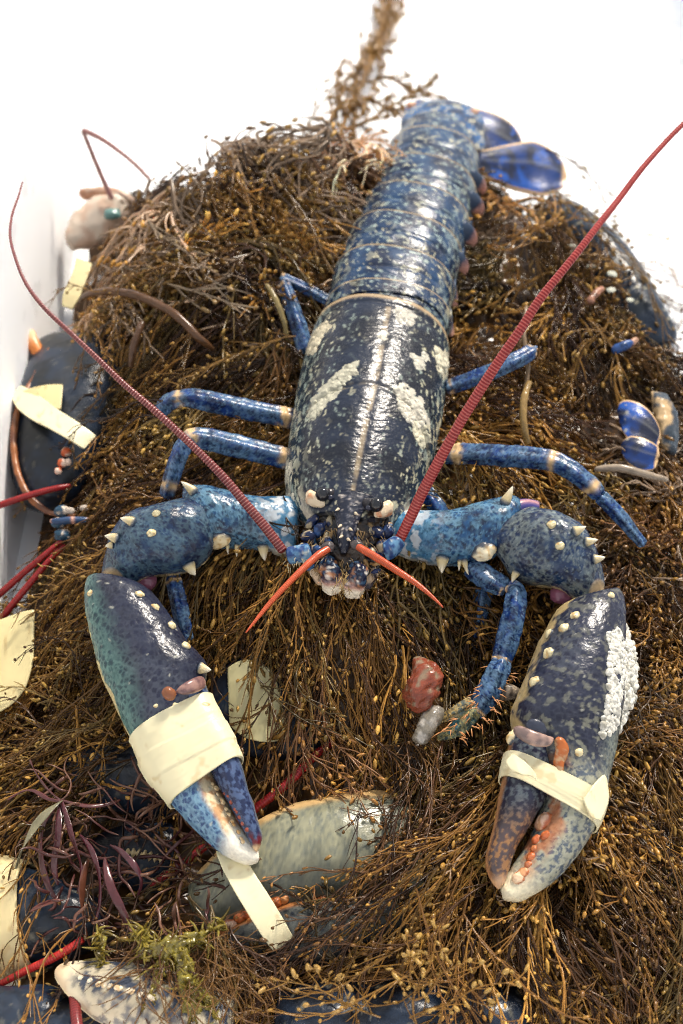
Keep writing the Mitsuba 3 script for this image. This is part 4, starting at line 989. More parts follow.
name('rubber_band_007', 'blurred cream rubber band on the far left slope of the pile, above the dark claw', 'rubber band')
patch('rubber_band_007', [(76, 258, .072, 92, 264, .072), (72, 275, .071, 86, 281, .071), (64, 292, .069, 80, 296, .069), (62, 306, .066, 72, 310, .066)], seed=18, tone=(.56, .48, .26))

name('lobster_006', 'dark spotted lobster buried along the right flank with its blue tail fan showing', 'lobster')
dark_shell('lobster_006__body', [(548, 200, .050, 541, 235, .044, .010), (586, 214, .052, 560, 262, .044, .017), (616, 240, .052, 578, 290, .044, .019), (640, 272, .048, 598, 318, .042, .019), (662, 310, .044, 620, 345, .038, .017), (680, 345, .036, 648, 372, .032, .012)], 510, (.010, .016, .024), 1.0)
for px, py, r in ((591, 266, .0022), (612, 274, .0028), (611, 290, .0024), (572, 246, .002), (630, 300, .002)):
    wb = ball(U(px, py, .074), (r, r * .8, r * .35), None, 3, .8, int(px))
    put('lobster_006__body__white_spot', wb, 'chalk', (.46, .46, .38))
blade('lobster_006__tail_fan', [(617, 404, .068, 620, 424, .066, .0008), (628, 400, .071, 628, 440, .067, .0016), (644, 406, .071, 640, 448, .066, .0018), (656, 420, .069, 652, 450, .065, .0012), (661, 434, .067, 658, 446, .065, .0005)], 95)
blade('lobster_006__tail_fan', [(622, 442, .066, 622, 452, .064, .0008), (632, 436, .069, 630, 466, .064, .0016), (648, 440, .069, 644, 472, .063, .0016), (660, 448, .067, 656, 468, .063, .0008)], 96)
for i, (path, rr, cc) in enumerate(((((612, 352, .073), (622, 347, .076), (632, 342, .076)), (.0022, .0025, .0016), (.03, .08, .24)), (((631, 343, .076), (637, 339, .076)), (.0018, .0014), (.50, .28, .18)), (((588, 304, .079), (596, 294, .080), (603, 287, .079)), (.0020, .0023, .0014), (.34, .16, .10)))):
    bb = tube([U(*p) for p in path], rr, 30, 18); bb.push(.0018 * (fbm(bb.v, 220, 2, i) - .5))
    put('lobster_006__leg', bb, 'shell', mixc(np.asarray(cc) * .35, cc, sstep(.35, .55, fbm(bb.v, 260, 3, i))))
pl = plate([(650, 390, .066, 664, 396, .062, .001), (655, 405, .068, 674, 414, .060, .004), (658, 425, .066, 678, 436, .058, .004), (660, 446, .062, 674, 456, .056, .002)], 50, 40, 2.2, .05)
pl.push(.004 * (fbm(pl.v, 180, 3, 4) - .5))
put('lobster_006__shell_plate', pl, 'shell', mixc(mixc((.02, .028, .04), (.06, .08, .10), fbm(pl.v, 150, 3, 5)), (.46, .32, .17), sstep(.50, .64, fbm(pl.v, 130, 3, 9) + .25 * np.cos(pl.a * 6.283) * -1)))
name('lobster_007', 'black glossy lobster back under the seaweed at the bottom edge', 'lobster')
for i, (x0, x1) in enumerate(((278, 372), (358, 446), (432, 530))):
    dark_shell('lobster_007__tail_segment', [(x0, 992, .028, x0 + 4, 1060, .014, .016), ((x0 + x1) / 2, 980, .033, (x0 + x1) / 2, 1064, .014, .022), (x1, 988, .030, x1 - 4, 1060, .014, .017)], 520 + i, (.006, .008, .013), .35, 2.6)

# ================================================================ odd things in the weed
name('red_shell_piece', 'brick red broken piece of shell beside the small pincer in the middle', 'shell')
sh = plate([(415, 664, .076, 424, 663, .076, .003), (408, 680, .077, 436, 668, .077, .0065), (403, 692, .076, 440, 678, .076, .0075), (408, 706, .073, 438, 694, .073, .0065), (417, 714, .070, 431, 708, .070, .003)], 70, 60, 3.2, .08)
sh.push(.0060 * (fbm(sh.v, 190, 4, 3) - .5))
put('red_shell_piece', sh, 'shell', mixc(mixc((.13, .028, .016), (.24, .06, .03), fbm(sh.v, 300, 3, 4)), (.20, .14, .09), sstep(.56, .66, fbm(sh.v, 260, 3, 5))))
name('sea_squirt', 'grey translucent sea squirt hanging below the brick red shell piece', 'sea squirt')
sq = tube([U(436, 706, .072), U(433, 716, .071), U(425, 730, .069), U(419, 744, .066)], [.0032, .0040, .0040, .0030], 50, 30)
sq.push(.0022 * (fbm(sq.v, 260, 3, 8) - .5))
put('sea_squirt', sq, 'membrane', mixc((.16, .14, .11), (.34, .31, .27), sstep(.5, .65, fbm(sq.v, 280, 3, 9))))
name('mussel', 'small brown mussel lying beside the small pincer, left of the right claw', 'mussel')
mu = tube([U(480, 690, .060), U(492, 691, .064), U(508, 692, .066), U(520, 694, .062)], [.0020, .0034, .0036, .0014], 50, 30, .8)
put('mussel', mu, 'shell', mixc((.06, .045, .035), (.24, .19, .14), sstep(.4, .6, fbm(mu.v, 200, 3, 3) + .1 * np.sin(mu.s * 60))))

# ================================================================ branching brown seaweed
rng = np.random.default_rng(7)


def spindle(c, ax, r, l):
    """20-triangle bladder."""
    A = frame(ax)
    q = np.arange(5) / 5 * 2 * np.pi
    ring = np.stack([np.cos(q), np.sin(q)], -1) @ A[:2]
    v = np.vstack([[c - A[2] * l], c - A[2] * l * .45 + ring * r, c + A[2] * l * .4 + ring * r * .95, [c + A[2] * l]])
    j = np.arange(5); k = (j + 1) % 5
    f = np.vstack([np.stack([np.zeros(5, int), 1 + k, 1 + j], -1), np.stack([1 + j, 1 + k, 6 + k], -1), np.stack([1 + j, 6 + k, 6 + j], -1), np.stack([6 + j, 6 + k, np.full(5, 11)], -1)])
    return v, f


def sprig(seed, L, rs, nb, bl, ang, bladders, rb, nseg=12, spread=1.0):
    """A straight sprig along +x: stem, side branchlets, bladders. kind: 0 stem, 1 branchlet, 2 bladder."""
    g = np.random.default_rng(seed)
    V, F, K, off = [], [], [], 0

    def add(v, f, k):
        nonlocal off
        V.append(v); F.append(f + off); K.append(np.full(len(v), k)); off += len(v)

    def strip(P, r, k):
        T = unit(np.gradient(P, axis=0)); A = unit(np.cross(T, [.13, .31, .94])); B = np.cross(T, A)
        q = np.arange(3) / 3 * 2 * np.pi
        v = P[:, None] + (A[:, None] * np.cos(q)[None, :, None] + B[:, None] * np.sin(q)[None, :, None]) * np.asarray(r)[:, None, None]
        add(v.reshape(-1, 3), grid_faces(len(P), 3), k)
    x = np.linspace(0, 1, nseg + 1)
    wob = np.stack([np.zeros_like(x), np.sin(x * 9 + seed) * .0015, np.cos(x * 7 + seed * 2) * .0015], -1)
    strip(np.stack([x * L, 0 * x, 0 * x], -1) + wob, rs * (1 - .65 * x), 0)
    for b in range(nb):
        t = (b + .3 + .6 * g.random()) / nb * .97
        az = b * 2.4 + g.normal() * .5
        a = ang * g.uniform(.6, 1.4)
        l = bl * g.uniform(.5, 1.35) * (1 - .45 * t)
        d0 = np.array([math.cos(a), math.sin(a) * math.cos(az) * spread, math.sin(a) * math.sin(az) * spread])
        p0 = np.array([t * L, np.sin(t * 9 + seed) * .0015, np.cos(t * 7 + seed * 2) * .0015])
        q = np.linspace(0, 1, 4)[:, None]
        P = p0 + d0 * l * q + np.array([1, 0, 0]) * l * .35 * q ** 2 + g.normal(size=3) * l * .08 * q
        strip(P, rs * .72 * (1 - .6 * q[:, 0]), 1)
        for k in range(int(bladders + g.random())):
            u = 1.0 if k == 0 else g.uniform(.3, .9)
            c = P[0] * 0 + p0 + d0 * l * u + np.array([1, 0, 0]) * l * .35 * u ** 2
            side = g.normal(size=3) * rb * (.3 if k == 0 else 1.6)
            add(*spindle(c + side, d0 + g.normal(size=3) * .35, rb * g.uniform(.7, 1.25), rb * g.uniform(1.5, 2.9)), 2)
    return np.vstack(V), np.vstack(F), np.concatenate(K), L


def bend(proto, P, roll):
    """Bend N copies of a sprig along N paths P (N, n, 3)."""
    v, f, k, L = proto
    N, n = P.shape[:2]
    T = unit(np.gradient(P, axis=1))
    ref = np.array([0, 0, 1.0]) + np.stack([np.cos(roll), np.sin(roll), 0 * roll], -1) * .5
    A = unit(np.cross(T, ref[:, None, :])); B = np.cross(T, A)
    c, s = np.cos(roll * 3)[:, None, None], np.sin(roll * 3)[:, None, None]
    A, B = A * c + B * s, B * c - A * s
    x = np.clip(v[:, 0] / L, 0, 1) * (n - 1.001)
    i = x.astype(int); u = (x - i)[None, :, None]
    lerp = lambda Q: Q[:, i] * (1 - u) + Q[:, i + 1] * u
    over = np.maximum(v[:, 0] - L, 0)[None, :, None]
    out = lerp(P) + lerp(A) * v[None, :, 1:2] + lerp(B) * v[None, :, 2:3] + lerp(T) * over
    F = f[None] + (np.arange(N) * len(v))[:, None, None]
    return out.reshape(-1, 3), F.reshape(-1, 3), np.tile(k, N), np.repeat(np.arange(N), len(v)), np.tile(np.clip(v[:, 0] / L, 0, 1), N)


FINE = [sprig(s, .118, .00050, 23, .0095, .36, .60, .00058, 15) for s in (1, 2, 3, 4, 5)]
BUSH = [sprig(s, .068, .00068, 14, .0120, .60, .85, .00080, 11) for s in (11, 12, 13, 14, 15)]
TWIG = [sprig(s, .070, .00110, 11, .0140, .70, .9, .00095, 10) for s in (21, 22, 23, 24)]
DIR = np.array([  # pixel, direction in the picture
    (345, 600, 0, 1), (300, 620, -.35, 1), (250, 640, -.6, 1), (400, 640, .45, 1), (330, 720, 0, 1), (270, 740, -.3, 1), (400, 740, .4, 1), (450, 700, .3, 1), (480, 790, -.75, .7), (440, 850, -.8, .75), (380, 900, -.9, .5), (380, 820, -.6, .8), (300, 960, -.95, .25), (230, 980, -.6, .8),
    (520, 900, -.25, 1), (560, 950, .5, .9), (620, 940, .75, .7), (600, 1000, .3, 1), (480, 960, -.3, 1), (650, 1000, .2, 1), (650, 860, .5, .8), (640, 700, .2, 1), (660, 600, -.2, 1), (60, 620, -.85, .5), (60, 720, -.8, .55), (130, 640, -.6, .8), (120, 720, -.85, .4), (40, 800, -.6, .8), (140, 800, .5, .8),
    (200, 300, .85, .5), (120, 280, -.3, .8), (280, 200, .55, .85), (200, 200, -.2, 1), (330, 180, .4, .9), (250, 365, -.93, .3), (200, 380, -.93, .3), (150, 460, -.85, .35), (240, 460, -.9, .3), (240, 540, -.8, .5), (100, 540, -.85, .5),
    (500, 300, .3, 1), (560, 240, .7, .6), (620, 300, .4, .9), (560, 400, .7, .5), (500, 450, .6, .5), (600, 480, .9, .3), (520, 620, -.2, 1), (460, 600, .2, 1)], float)
base0 = np.array([U(a, b, .06) for a, b, _, _ in DIR])
tip0 = np.array([U(a + 4 * c, b + 4 * d, .06) for a, b, c, d in DIR])
DIRW = unit((tip0 - base0)[:, :2])


def flow(x, y):
    d2 = (x[:, None] - base0[None, :, 0]) ** 2 + (y[:, None] - base0[None, :, 1]) ** 2
    w = 1 / (d2 + 2e-4) ** 1.6
    return unit((w[..., None] * DIRW[None]).sum(1))


# where the pile opens and other lobsters or the crate show: centre pixel, height, radius
HOLES = [(205, 890, .02, .026), (240, 880, .03, .02), (300, 855, .03, .022), (262, 915, .03, .022), (170, 810, .03, .016), (185, 775, .04, .012), (60, 925, .02, .026), (15, 930, .02, .02), (100, 990, .02, .022), (60, 1000, .02, .02), (150, 985, .02, .012), (10, 985, .02, .02),
         (55, 430, .04, .024), (40, 490, .03, .018), (20, 550, .02, .018), (10, 590, .02, .018), (258, 705, .05, .0105), (12, 650, .03, .013), (130, 800, .02, .012), (640, 430, .06, .012), (100, 215, .05, .012), (425, 690, .06, .011), (80, 285, .06, .006),
         (310, 1012, .04, .014), (370, 1016, .04, .014), (440, 1012, .04, .014), (500, 1006, .04, .012), (610, 270, .06, .010), (590, 245, .06, .010)]
HC = np.array([[*U(a, b, c)[:2], r * .95] for a, b, c, r in HOLES])


def in_hole(x, y, k=1.0):
    return (((x[..., None] - HC[:, 0]) ** 2 + (y[..., None] - HC[:, 1]) ** 2) < (HC[:, 2] * k) ** 2).any(-1)


def grow(protos, N, region, jitter, colour, seed, lift=(-.011, .002), curl=.5, scale=(.7, 1.15), per=10, loose=.14, holes=True):
    """Tufts of sprigs whose paths follow the flow over the mound; region(px, py) -> probability. Returns one mesh and its colours."""
    g = np.random.default_rng(seed)
    n = 12
    nt = max(1, N // per)
    q = np.stack([g.uniform(-30, 713, nt * 8), g.uniform(95, 1085, nt * 8)], -1)
    Q0 = np.array([U(a, b, .06) for a, b in q])
    P = Q0.copy()
    for _ in range(4):                                      # settle on the surface below the pixel
        k = (height(P[:, 0], P[:, 1]) - EYE[2]) / (.06 - EYE[2])
        P = EYE + (Q0 - EYE) * k[:, None]
    ok = (g.random(len(q)) < region(q[:, 0], q[:, 1])) & (P[:, 2] > .002) & (P[:, 0] > -.155)
    P = P[ok][:nt]
    nt = len(P)
    own = np.repeat(np.arange(nt), per)
    N = len(own)
    tl, ta, to, tw, tp = g.uniform(*scale, nt), g.normal(size=nt) * jitter, g.uniform(*lift, nt), g.normal(size=nt) * curl, g.uniform(0, 6.28, nt)
    L = protos[0][3] * tl[own] * g.uniform(.8, 1.15, N)
    ang = ta[own] + g.normal(size=N) * loose
    off = to[own] + g.normal(size=N) * .0020
    wob = tw[own] + g.normal(size=N) * curl * .4
    ph = tp[own] + g.normal(size=N) * .4
    x = P[own, 0] + g.normal(size=N) * .0045; y = P[own, 1] + g.normal(size=N) * .0045
    fl = flow(x, y)                                         # start half a length upstream
    ca, sa = np.cos(ang * .6), np.sin(ang * .6)
    x -= (fl[:, 0] * ca - fl[:, 1] * sa) * L * .45; y -= (fl[:, 0] * sa + fl[:, 1] * ca) * L * .45
    path = []
    fan = g.normal(size=N) * loose * 1.2
    for i in range(n):
        u = i / (n - 1)
        z = height(x, y) + off + .0040 * np.sin(u * 5 + ph) * (1 + curl) + .0016 * np.sin(u * 13 + ph * 2) + .006 * (u - .5) * np.sin(ph * 3) + (.003 * u ** 3)
        path.append(np.stack([x, y, np.maximum(z, .001)], -1))
        fl = flow(x, y)
        th = ang * (.6 + .6 * u) + (.10 + .2 * min(1, curl)) * np.sin(u * 13 + ph * 3) + wob * np.sin(u * 4 + ph) + fan * u * 1.5
        d = np.stack([fl[:, 0] * np.cos(th) - fl[:, 1] * np.sin(th), fl[:, 0] * np.sin(th) + fl[:, 1] * np.cos(th)], -1)
        x = x + d[:, 0] * L / (n - 1); y = y + d[:, 1] * L / (n - 1)
    path = np.stack(path, 1)
    path[:, :, 0] = np.maximum(path[:, :, 0], -.1655)
    keep = in_hole(path[:, :, 0], path[:, :, 1]).mean(1) < .16 + .3 * (g.random(N) < .04)
    if holes:
        path, own = path[keep], own[keep]
    N = len(path)
    which = g.integers(0, len(protos), N)
    tone = colour(g, nt)
    V, F, C, o = [], [], [], 0
    for w in range(len(protos)):
        sel = which == w
        if not sel.any():
            continue
        v, f, k, me, t = bend(protos[w], path[sel], g.uniform(0, 6.28, sel.sum()))
        br = g.uniform(.75, 1.3, sel.sum())[me]
        st, bl = tone[0][own[sel]][me], tone[1][own[sel]][me]
        c = np.where((k == 2)[:, None], bl, st * (1 + .5 * t[:, None])) * (br * (.7 + .6 * fbm(v, 420, 2, 3)))[:, None]
        V.append(v); F.append(f + o); C.append(c); o += len(v)
    return M(np.vstack(V), np.vstack(F)), np.vstack(C)


STEM = np.array([[.072, .034, .0095], [.110, .053, .0125], [.046, .022, .0095], [.142, .072, .0155], [.029, .014, .008], [.062, .040, .013]])
BLAD = np.array([[.145, .073, .015], [.205, .109, .023], [.098, .047, .013], [.275, .156, .036], [.068, .036, .013], [.165, .10, .023]])


def weed_colour(dark=1.0, grey=0.0):
    def fn(g, nt):
        i = g.integers(0, 6, nt); br = np.exp(g.normal(size=nt) * .45)[:, None] * dark * 1.16
        st = np.where((g.random(nt) < grey)[:, None], np.array([.15, .105, .07]), STEM[i])
        return st * br, BLAD[i] * br
    return fn


def blob(cx, cy, rx, ry):
    return lambda x, y: np.clip(1.6 - 1.3 * np.hypot((x - cx) / rx, (y - cy) / ry), 0, 1)


upleft = lambda x, y: np.clip(np.maximum(blob(220, 240, 190, 130)(x, y), 0) * (y < 400), 0, 1)
right = lambda x, y: np.clip((x - 420) / 60, 0, 1) * (y < 850) * (1 - .0 * x)
lower = lambda x, y: np.clip((y - 520) / 60, 0, 1) * (1 - .35 * right(x, y)) * (1 - .3 * blob(100, 900, 120, 130)(x, y))
midleft = lambda x, y: (x < 330) * (y > 320) * (y < 640) * 1.0
name('brown_seaweed', 'tangled brown branching seaweed with small bladders covering the pile', 'seaweed', kind='stuff')
groups = [
    (FINE, 700, lambda x, y: (y > 500) * 1.0, .5, weed_colour(.95), 99, (-.016, -.007), .5, (.7, 1.2)),
    (BUSH, 500, lambda x, y: (y < 560) * 1.0, 1.0, weed_colour(.95), 98, (-.016, -.008), .8, (.8, 1.2)),
    (FINE, 1000, lower, .22, weed_colour(.95), 101, (-.013, .004), .35, (.75, 1.25)),
    (BUSH, 420, lower, .40, weed_colour(.95), 102, (-.014, .002), .5, (.8, 1.3)),
    (FINE, 380, midleft, .28, weed_colour(.95), 103, (-.012, .003), .4, (.7, 1.1)),
    (BUSH, 200, midleft, .5, weed_colour(.95), 104, (-.013, .001), .5, (.8, 1.1)),
    (TWIG, 560, upleft, 1.1, weed_colour(1.05, .4), 105, (-.011, .005), .8, (.7, 1.4)),
    (BUSH, 380, upleft, .9, weed_colour(1.0), 106, (-.013, .003), .8, (.7, 1.2)),
    (BUSH, 700, right, 1.0, weed_colour(.95, .15), 107, (-.014, .004), .9, (.7, 1.2)),
    (TWIG, 220, right, 1.2, weed_colour(.95, .3), 108, (-.012, .003), .9, (.7, 1.2)),
]
left_low = lambda x, y: (x < 330) * (y > 560) * .9 + (x < 130) * (y > 230) * (y <= 560) * 1.0
rim = lambda x, y: np.clip(blob(610, 275, 85, 95)(x, y) + blob(640, 430, 50, 50)(x, y), 0, 1)
over = [(FINE, 45, lambda x, y: (x < 120) * (y > 320) * (y < 530) * 1.0, .6, weed_colour(.9), 206, (.012, .030), .8, (.5, .8), 2),
        (FINE, 75, left_low, .5, weed_colour(1.0), 201, (.004, .022), .6, (.7, 1.2), 3), (BUSH, 40, left_low, .6, weed_colour(.9), 202, (.004, .024), .6, (.7, 1.2), 2),
        (BUSH, 130, rim, .9, weed_colour(1.0), 203, (.002, .014), .8, (.7, 1.2), 3), (FINE, 50, lambda x, y: (x > 230) * (x < 560) * (y > 960) * 1.0, .5, weed_colour(1.1), 204, (.006, .018), .5, (.6, 1.0), 3),
        (FINE, 130, lambda x, y: np.maximum((x > 335) * (x < 450) * (y > 780) * (y < 960), (x > 235) * (x < 420) * (y > 915) * (y < 975)) * 1.0, .35, weed_colour(1.0), 205, (.006, .018), .4, (.7, 1.1), 4)]
for i, (pr, N, reg, jit, col, seed, lift, curl, sc, per) in enumerate(over):
    m, c = grow(pr, N, reg, jit, col, seed, lift, curl, sc, per, .3, False)
    scene[f'brown_seaweed__{i + 51:03d}'] = mikit.ply((m.v, m.f), 'weed', smooth=True, color=np.clip(c, .004, .9))
for i, (pr, N, reg, jit, col, seed, lift, curl, sc) in enumerate(groups):
    m, c = grow(pr, N, reg, jit, col, seed, lift, curl, sc)
    scene[f'brown_seaweed__{i + 1:03d}'] = mikit.ply((m.v, m.f), 'weed', smooth=True, color=np.clip(c, .004, .9))

# ================================================================ single fronds that stand out from the tangle
def frond(key, label, paths, seed, proto=None, st=(.085, .045, .014), bl=(.22, .13, .035), cat='seaweed', group=None):
    """A sprig, or several from one foot, along given paths of (px, py, z)."""
    g = np.random.default_rng(seed)
    V, F, C, o = [], [], [], 0
    for i, p in enumerate(paths):
        pr = (proto or BUSH)[(seed + i) % len(proto or BUSH)]
        path = resample(np.array([U(*q) for q in p]), 14)
        L = np.linalg.norm(np.diff(path, axis=0), axis=1).sum()
        v, f, k, _, t = bend(pr, path[None], g.uniform(0, 6.28, 1))
        c = np.where((k == 2)[:, None], np.asarray(bl), np.asarray(st) * (1 + .4 * t[:, None])) * (.7 + .6 * fbm(v, 420, 2, 3))[:, None]
        V.append(v); F.append(f + o); C.append(c); o += len(v)
    m_ = M(np.vstack(V), np.vstack(F))
    name(key, label, cat, group)
    put(key, m_, 'weed', np.vstack(C))


LONG = [sprig(s, .09, .00062, 17, .0135, .62, .9, .00085, 14) for s in (31, 32, 33)]
THICK = [sprig(s, .10, .0017, 15, .0150, .60, .8, .0016, 14) for s in (51, 52, 53)]
GOLD = [sprig(s, .06, .00050, 13, .0105, .75, 1.3, .00092, 12) for s in (41, 42, 43)]
frond('seaweed_frond', 'blurred golden seaweed bunch trailing up the crate behind the tail', [[(378, 40, .02), (384, 20, .015), (392, 0, .012), (396, -24, .012)], [(370, 52, .02), (380, 22, .016), (386, -2, .013), (388, -24, .012)], [(376, 60, .02), (392, 30, .016), (402, 6, .013), (404, -24, .012)], [(372, 72, .022), (376, 44, .018), (380, 14, .014), (382, -24, .012)], [(352, 136, .050), (358, 100, .035), (374, 50, .02), (392, 8, .015), (398, -20, .012)], [(340, 138, .06), (352, 110, .04), (370, 60, .022), (388, 10, .016), (392, -25, .012)], [(362, 150, .060), (352, 118, .045), (356, 92, .03), (362, 48, .02)], [(348, 128, .05), (385, 112, .04), (410, 96, .04), (424, 84, .04)], [(375, 78, .025), (408, 86, .03), (428, 96, .04)], [(386, 34, .02), (380, 60, .02), (372, 90, .025)], [(400, -15, .012), (382, 24, .018), (366, 68, .025), (350, 120, .045)], [(345, 60, .03), (338, 84, .04), (334, 112, .05), (322, 136, .07)], [(372, 60, .02), (350, 78, .03), (336, 104, .05)], [(360, 100, .04), (382, 104, .04), (402, 112, .05), (416, 100, .05)], [(332, 120, .06), (350, 104, .05), (378, 98, .04)]], 3, THICK, (.17, .085, .018), (.20, .105, .024))
frond('seaweed_frond_001', 'thin curved seaweed strand arching up right of the golden bunch', [[(426, 96, .05), (434, 60, .03), (438, 20, .02), (430, 4, .015)], [(438, 100, .05), (448, 70, .03), (452, 40, .02), (444, 10, .015)]], 5, FINE, (.12, .085, .045), (.20, .13, .05))
frond('seaweed_frond_002', 'wispy seaweed strand left of the golden bunch, against the white crate', [[(300, 140, .09), (312, 110, .055), (330, 60, .03), (348, 44, .02)], [(308, 134, .08), (328, 96, .05), (345, 84, .035)]], 6, FINE, (.12, .08, .04), (.20, .13, .05))
frond('seaweed_frond_003', 'long pale brown seaweed stem running down to the right on the upper left mound', [[(254, 134, .116), (272, 165, .114), (296, 205, .106), (318, 245, .098), (332, 272, .092)]], 7, TWIG, (.17, .10, .04), (.26, .16, .05))
frond('seaweed_frond_004', 'grey twiggy seaweed stem lying across the middle of the upper left mound', [[(114, 262, .080), (140, 272, .088), (175, 286, .096), (215, 300, .100), (250, 312, .098)]], 8, TWIG, (.21, .155, .10), (.24, .15, .06))
frond('seaweed_frond_005', 'second grey twiggy seaweed stem, above the first on the upper left mound', [[(150, 222, .096), (180, 250, .102), (205, 272, .104), (232, 288, .102)]], 9, TWIG, (.20, .15, .10), (.22, .14, .05))
frond('seaweed_frond_006', 'golden brown seaweed branch sweeping left above the two upper left legs', [[(296, 338, .098), (262, 346, .096), (225, 358, .090), (190, 374, .084), (150, 394, .078)], [(280, 338, .099), (245, 352, .095), (205, 370, .088), (170, 384, .082)]], 10, LONG, (.14, .075, .020), (.24, .14, .035))
frond('seaweed_frond_007', 'golden seaweed sprig with round bladders at the bottom edge, left of centre', [[(414, 1030, .062), (420, 990, .070), (428, 955, .076), (444, 926, .078)], [(418, 1000, .068), (440, 978, .076), (470, 958, .078)], [(420, 985, .070), (408, 960, .074), (412, 935, .074)], [(412, 1020, .062), (450, 1000, .070), (500, 985, .072), (525, 968, .070)]], 11, GOLD, (.17, .085, .018), (.36, .22, .06))
frond('seaweed_frond_008', 'golden seaweed sprig crossing the black lobster back at the bottom edge', [[(380, 1020, .058), (345, 1000, .062), (300, 985, .062), (262, 978, .058)], [(350, 1003, .062), (330, 985, .066), (318, 968, .066)]], 12, GOLD, (.16, .085, .02), (.33, .20, .06))
frond('seaweed_frond_009', 'seaweed strand with pale stem crossing left below the wide banded claw', [[(160, 690, .056), (120, 716, .050), (70, 738, .046), (20, 762, .040)]], 13, FINE, (.17, .10, .03), (.24, .15, .05))
frond('seaweed_frond_010', 'golden seaweed branches left of the left wrist, sloping down to the wall', [[(118, 560, .070), (85, 575, .064), (50, 588, .056), (15, 620, .046)], [(110, 545, .072), (80, 560, .066), (45, 584, .056)], [(96, 640, .055), (65, 660, .050), (30, 690, .044)]], 14, LONG, (.15, .080, .022), (.25, .15, .04))
frond('seaweed_frond_011', 'drooping seaweed strand hanging over the right rim of the pile', [[(548, 192, .076), (585, 212, .074), (620, 244, .070), (648, 288, .064), (668, 332, .056), (680, 372, .046)], [(570, 205, .076), (604, 232, .073), (636, 272, .068), (660, 318, .058)], [(545, 150, .06), (580, 168, .055), (605, 200, .055), (612, 235, .062)]], 15, LONG, (.12, .07, .026), (.20, .12, .04))


def stalk(key, label, pts_, r, col):
    b = tube([U(*p) for p in pts_], r, 70, 12)
    b.push(.0009 * (fbm(b.v, 260, 2, int(pts_[0][0])) - .5))
    name(key, label, 'stem')
    put(key, b, 'weed', np.asarray(col) * (.6 + .8 * fbm(b.v, 240, 3, 4))[:, None])


stalk('seaweed_stalk', 'thick bare brown stalk arching over the left part of the upper left mound', [(78, 302, .070), (98, 292, .088), (130, 294, .098), (165, 308, .102), (195, 334, .098), (214, 350, .088)], [.0012, .0020, .0023, .0022, .0020, .0014], (.085, .040, .018))
stalk('seaweed_stalk_001', 'short bare brown stalk standing below the thick arching stalk', [(143, 322, .094), (134, 345, .090), (131, 368, .080)], [.0017, .0018, .0014], (.07, .034, .017))
stalk('seaweed_stalk_002', 'pale olive stalk standing in the seaweed between the right legs', [(528, 445, .080), (524, 425, .088), (524, 400, .093), (530, 382, .092)], [.0016, .0018, .0018, .0014], (.24, .15, .05))
stalk('seaweed_stalk_003', 'bare grey twig lying in the seaweed beyond the tip of the right leg', [(594, 470, .080), (618, 468, .082), (644, 474, .080), (668, 480, .072)], [.0014, .0019, .0018, .0012], (.28, .22, .16))
stalk('seaweed_stalk_004', 'thin upright brown stalk right of the red right antenna', [(527, 305, .10), (524, 335, .098), (528, 370, .092), (523, 395, .086)], [.0008, .0011, .0011, .0008], (.17, .11, .06))
stalk('seaweed_stalk_005', 'olive stalk bent down beside the blurred blue leg joint at upper left', [(266, 284, .104), (276, 300, .102), (284, 322, .096), (287, 340, .088)], [.0010, .0014, .0013, .0010], (.20, .15, .06))

# red and green weed at lower left
name('red_seaweed', 'glossy dark red seaweed with strap shaped blades hanging at lower left', 'seaweed')
g = np.random.default_rng(21)
straps = [([(62, 801, .056), (44, 815, .058), (28, 838, .056), (16, 868, .048)], .0062, (.24, .22, .13)), ([(62, 800, .056), (70, 830, .056), (80, 860, .052), (78, 892, .044)], .0042, (.11, .022, .032)), ([(60, 802, .054), (58, 835, .054), (54, 862, .048), (58, 885, .042)], .0046, (.09, .02, .03)),
          ([(56, 806, .054), (40, 840, .050), (46, 880, .044), (60, 905, .038)], .0040, (.10, .025, .026)), ([(88, 860, .050), (82, 890, .048), (84, 920, .042), (90, 945, .036)], .0058, (.13, .045, .025)), ([(105, 858, .052), (112, 890, .052), (122, 910, .048), (128, 930, .042)], .0048, (.11, .025, .03)),
          ([(62, 800, .056), (92, 806, .056), (120, 800, .052)], .0026, (.12, .03, .03)), ([(70, 802, .056), (52, 800, .055), (30, 790, .050), (8, 800, .044)], .0024, (.13, .03, .035)), ([(80, 835, .052), (96, 862, .054), (100, 895, .050), (96, 920, .044)], .0040, (.10, .018, .03)), ([(60, 900, .044), (42, 905, .044), (30, 912, .042)], .0030, (.20, .05, .03)),
          ([(110, 845, .052), (128, 858, .054), (140, 875, .052), (138, 895, .046)], .0036, (.10, .025, .035)), ([(30, 760, .050), (44, 785, .054), (60, 800, .056)], .0018, (.10, .03, .03))]
for i, (p, w, c) in enumerate(straps):
    q = resample(np.array([U(*x) for x in p]), 40)
    u = np.linspace(0, 1, 40)
    T = unit(np.gradient(q, axis=0)); sd = unit(np.cross(T, -_f + .5 * g.normal(size=3))); nn = np.cross(sd, T)
    tw = g.uniform(-.7, .7) * u + .5 * np.sin(u * 5 + i)
    sd, nn = sd * np.cos(tw)[:, None] + nn * np.sin(tw)[:, None], nn * np.cos(tw)[:, None] - sd * np.sin(tw)[:, None]
    ww = w * .36 * (.18 + .82 * np.sin(np.pi * np.clip(u * .93 + .03, 0, 1)) ** .7)
    b = skin(q, sd * ww[:, None], nn * .00035, superellipse(18, 2.0))
    b.v += b.normals() * 0 + np.repeat(nn, 18, 0).mean(0) * 0
    b.push(.0008 * (fbm(b.v, 220, 2, i) - .5))
    put('red_seaweed__blade', b, 'membrane', np.asarray(c) * (.25 + .6 * fbm(b.v, 260, 3, i))[:, None])
fil = []
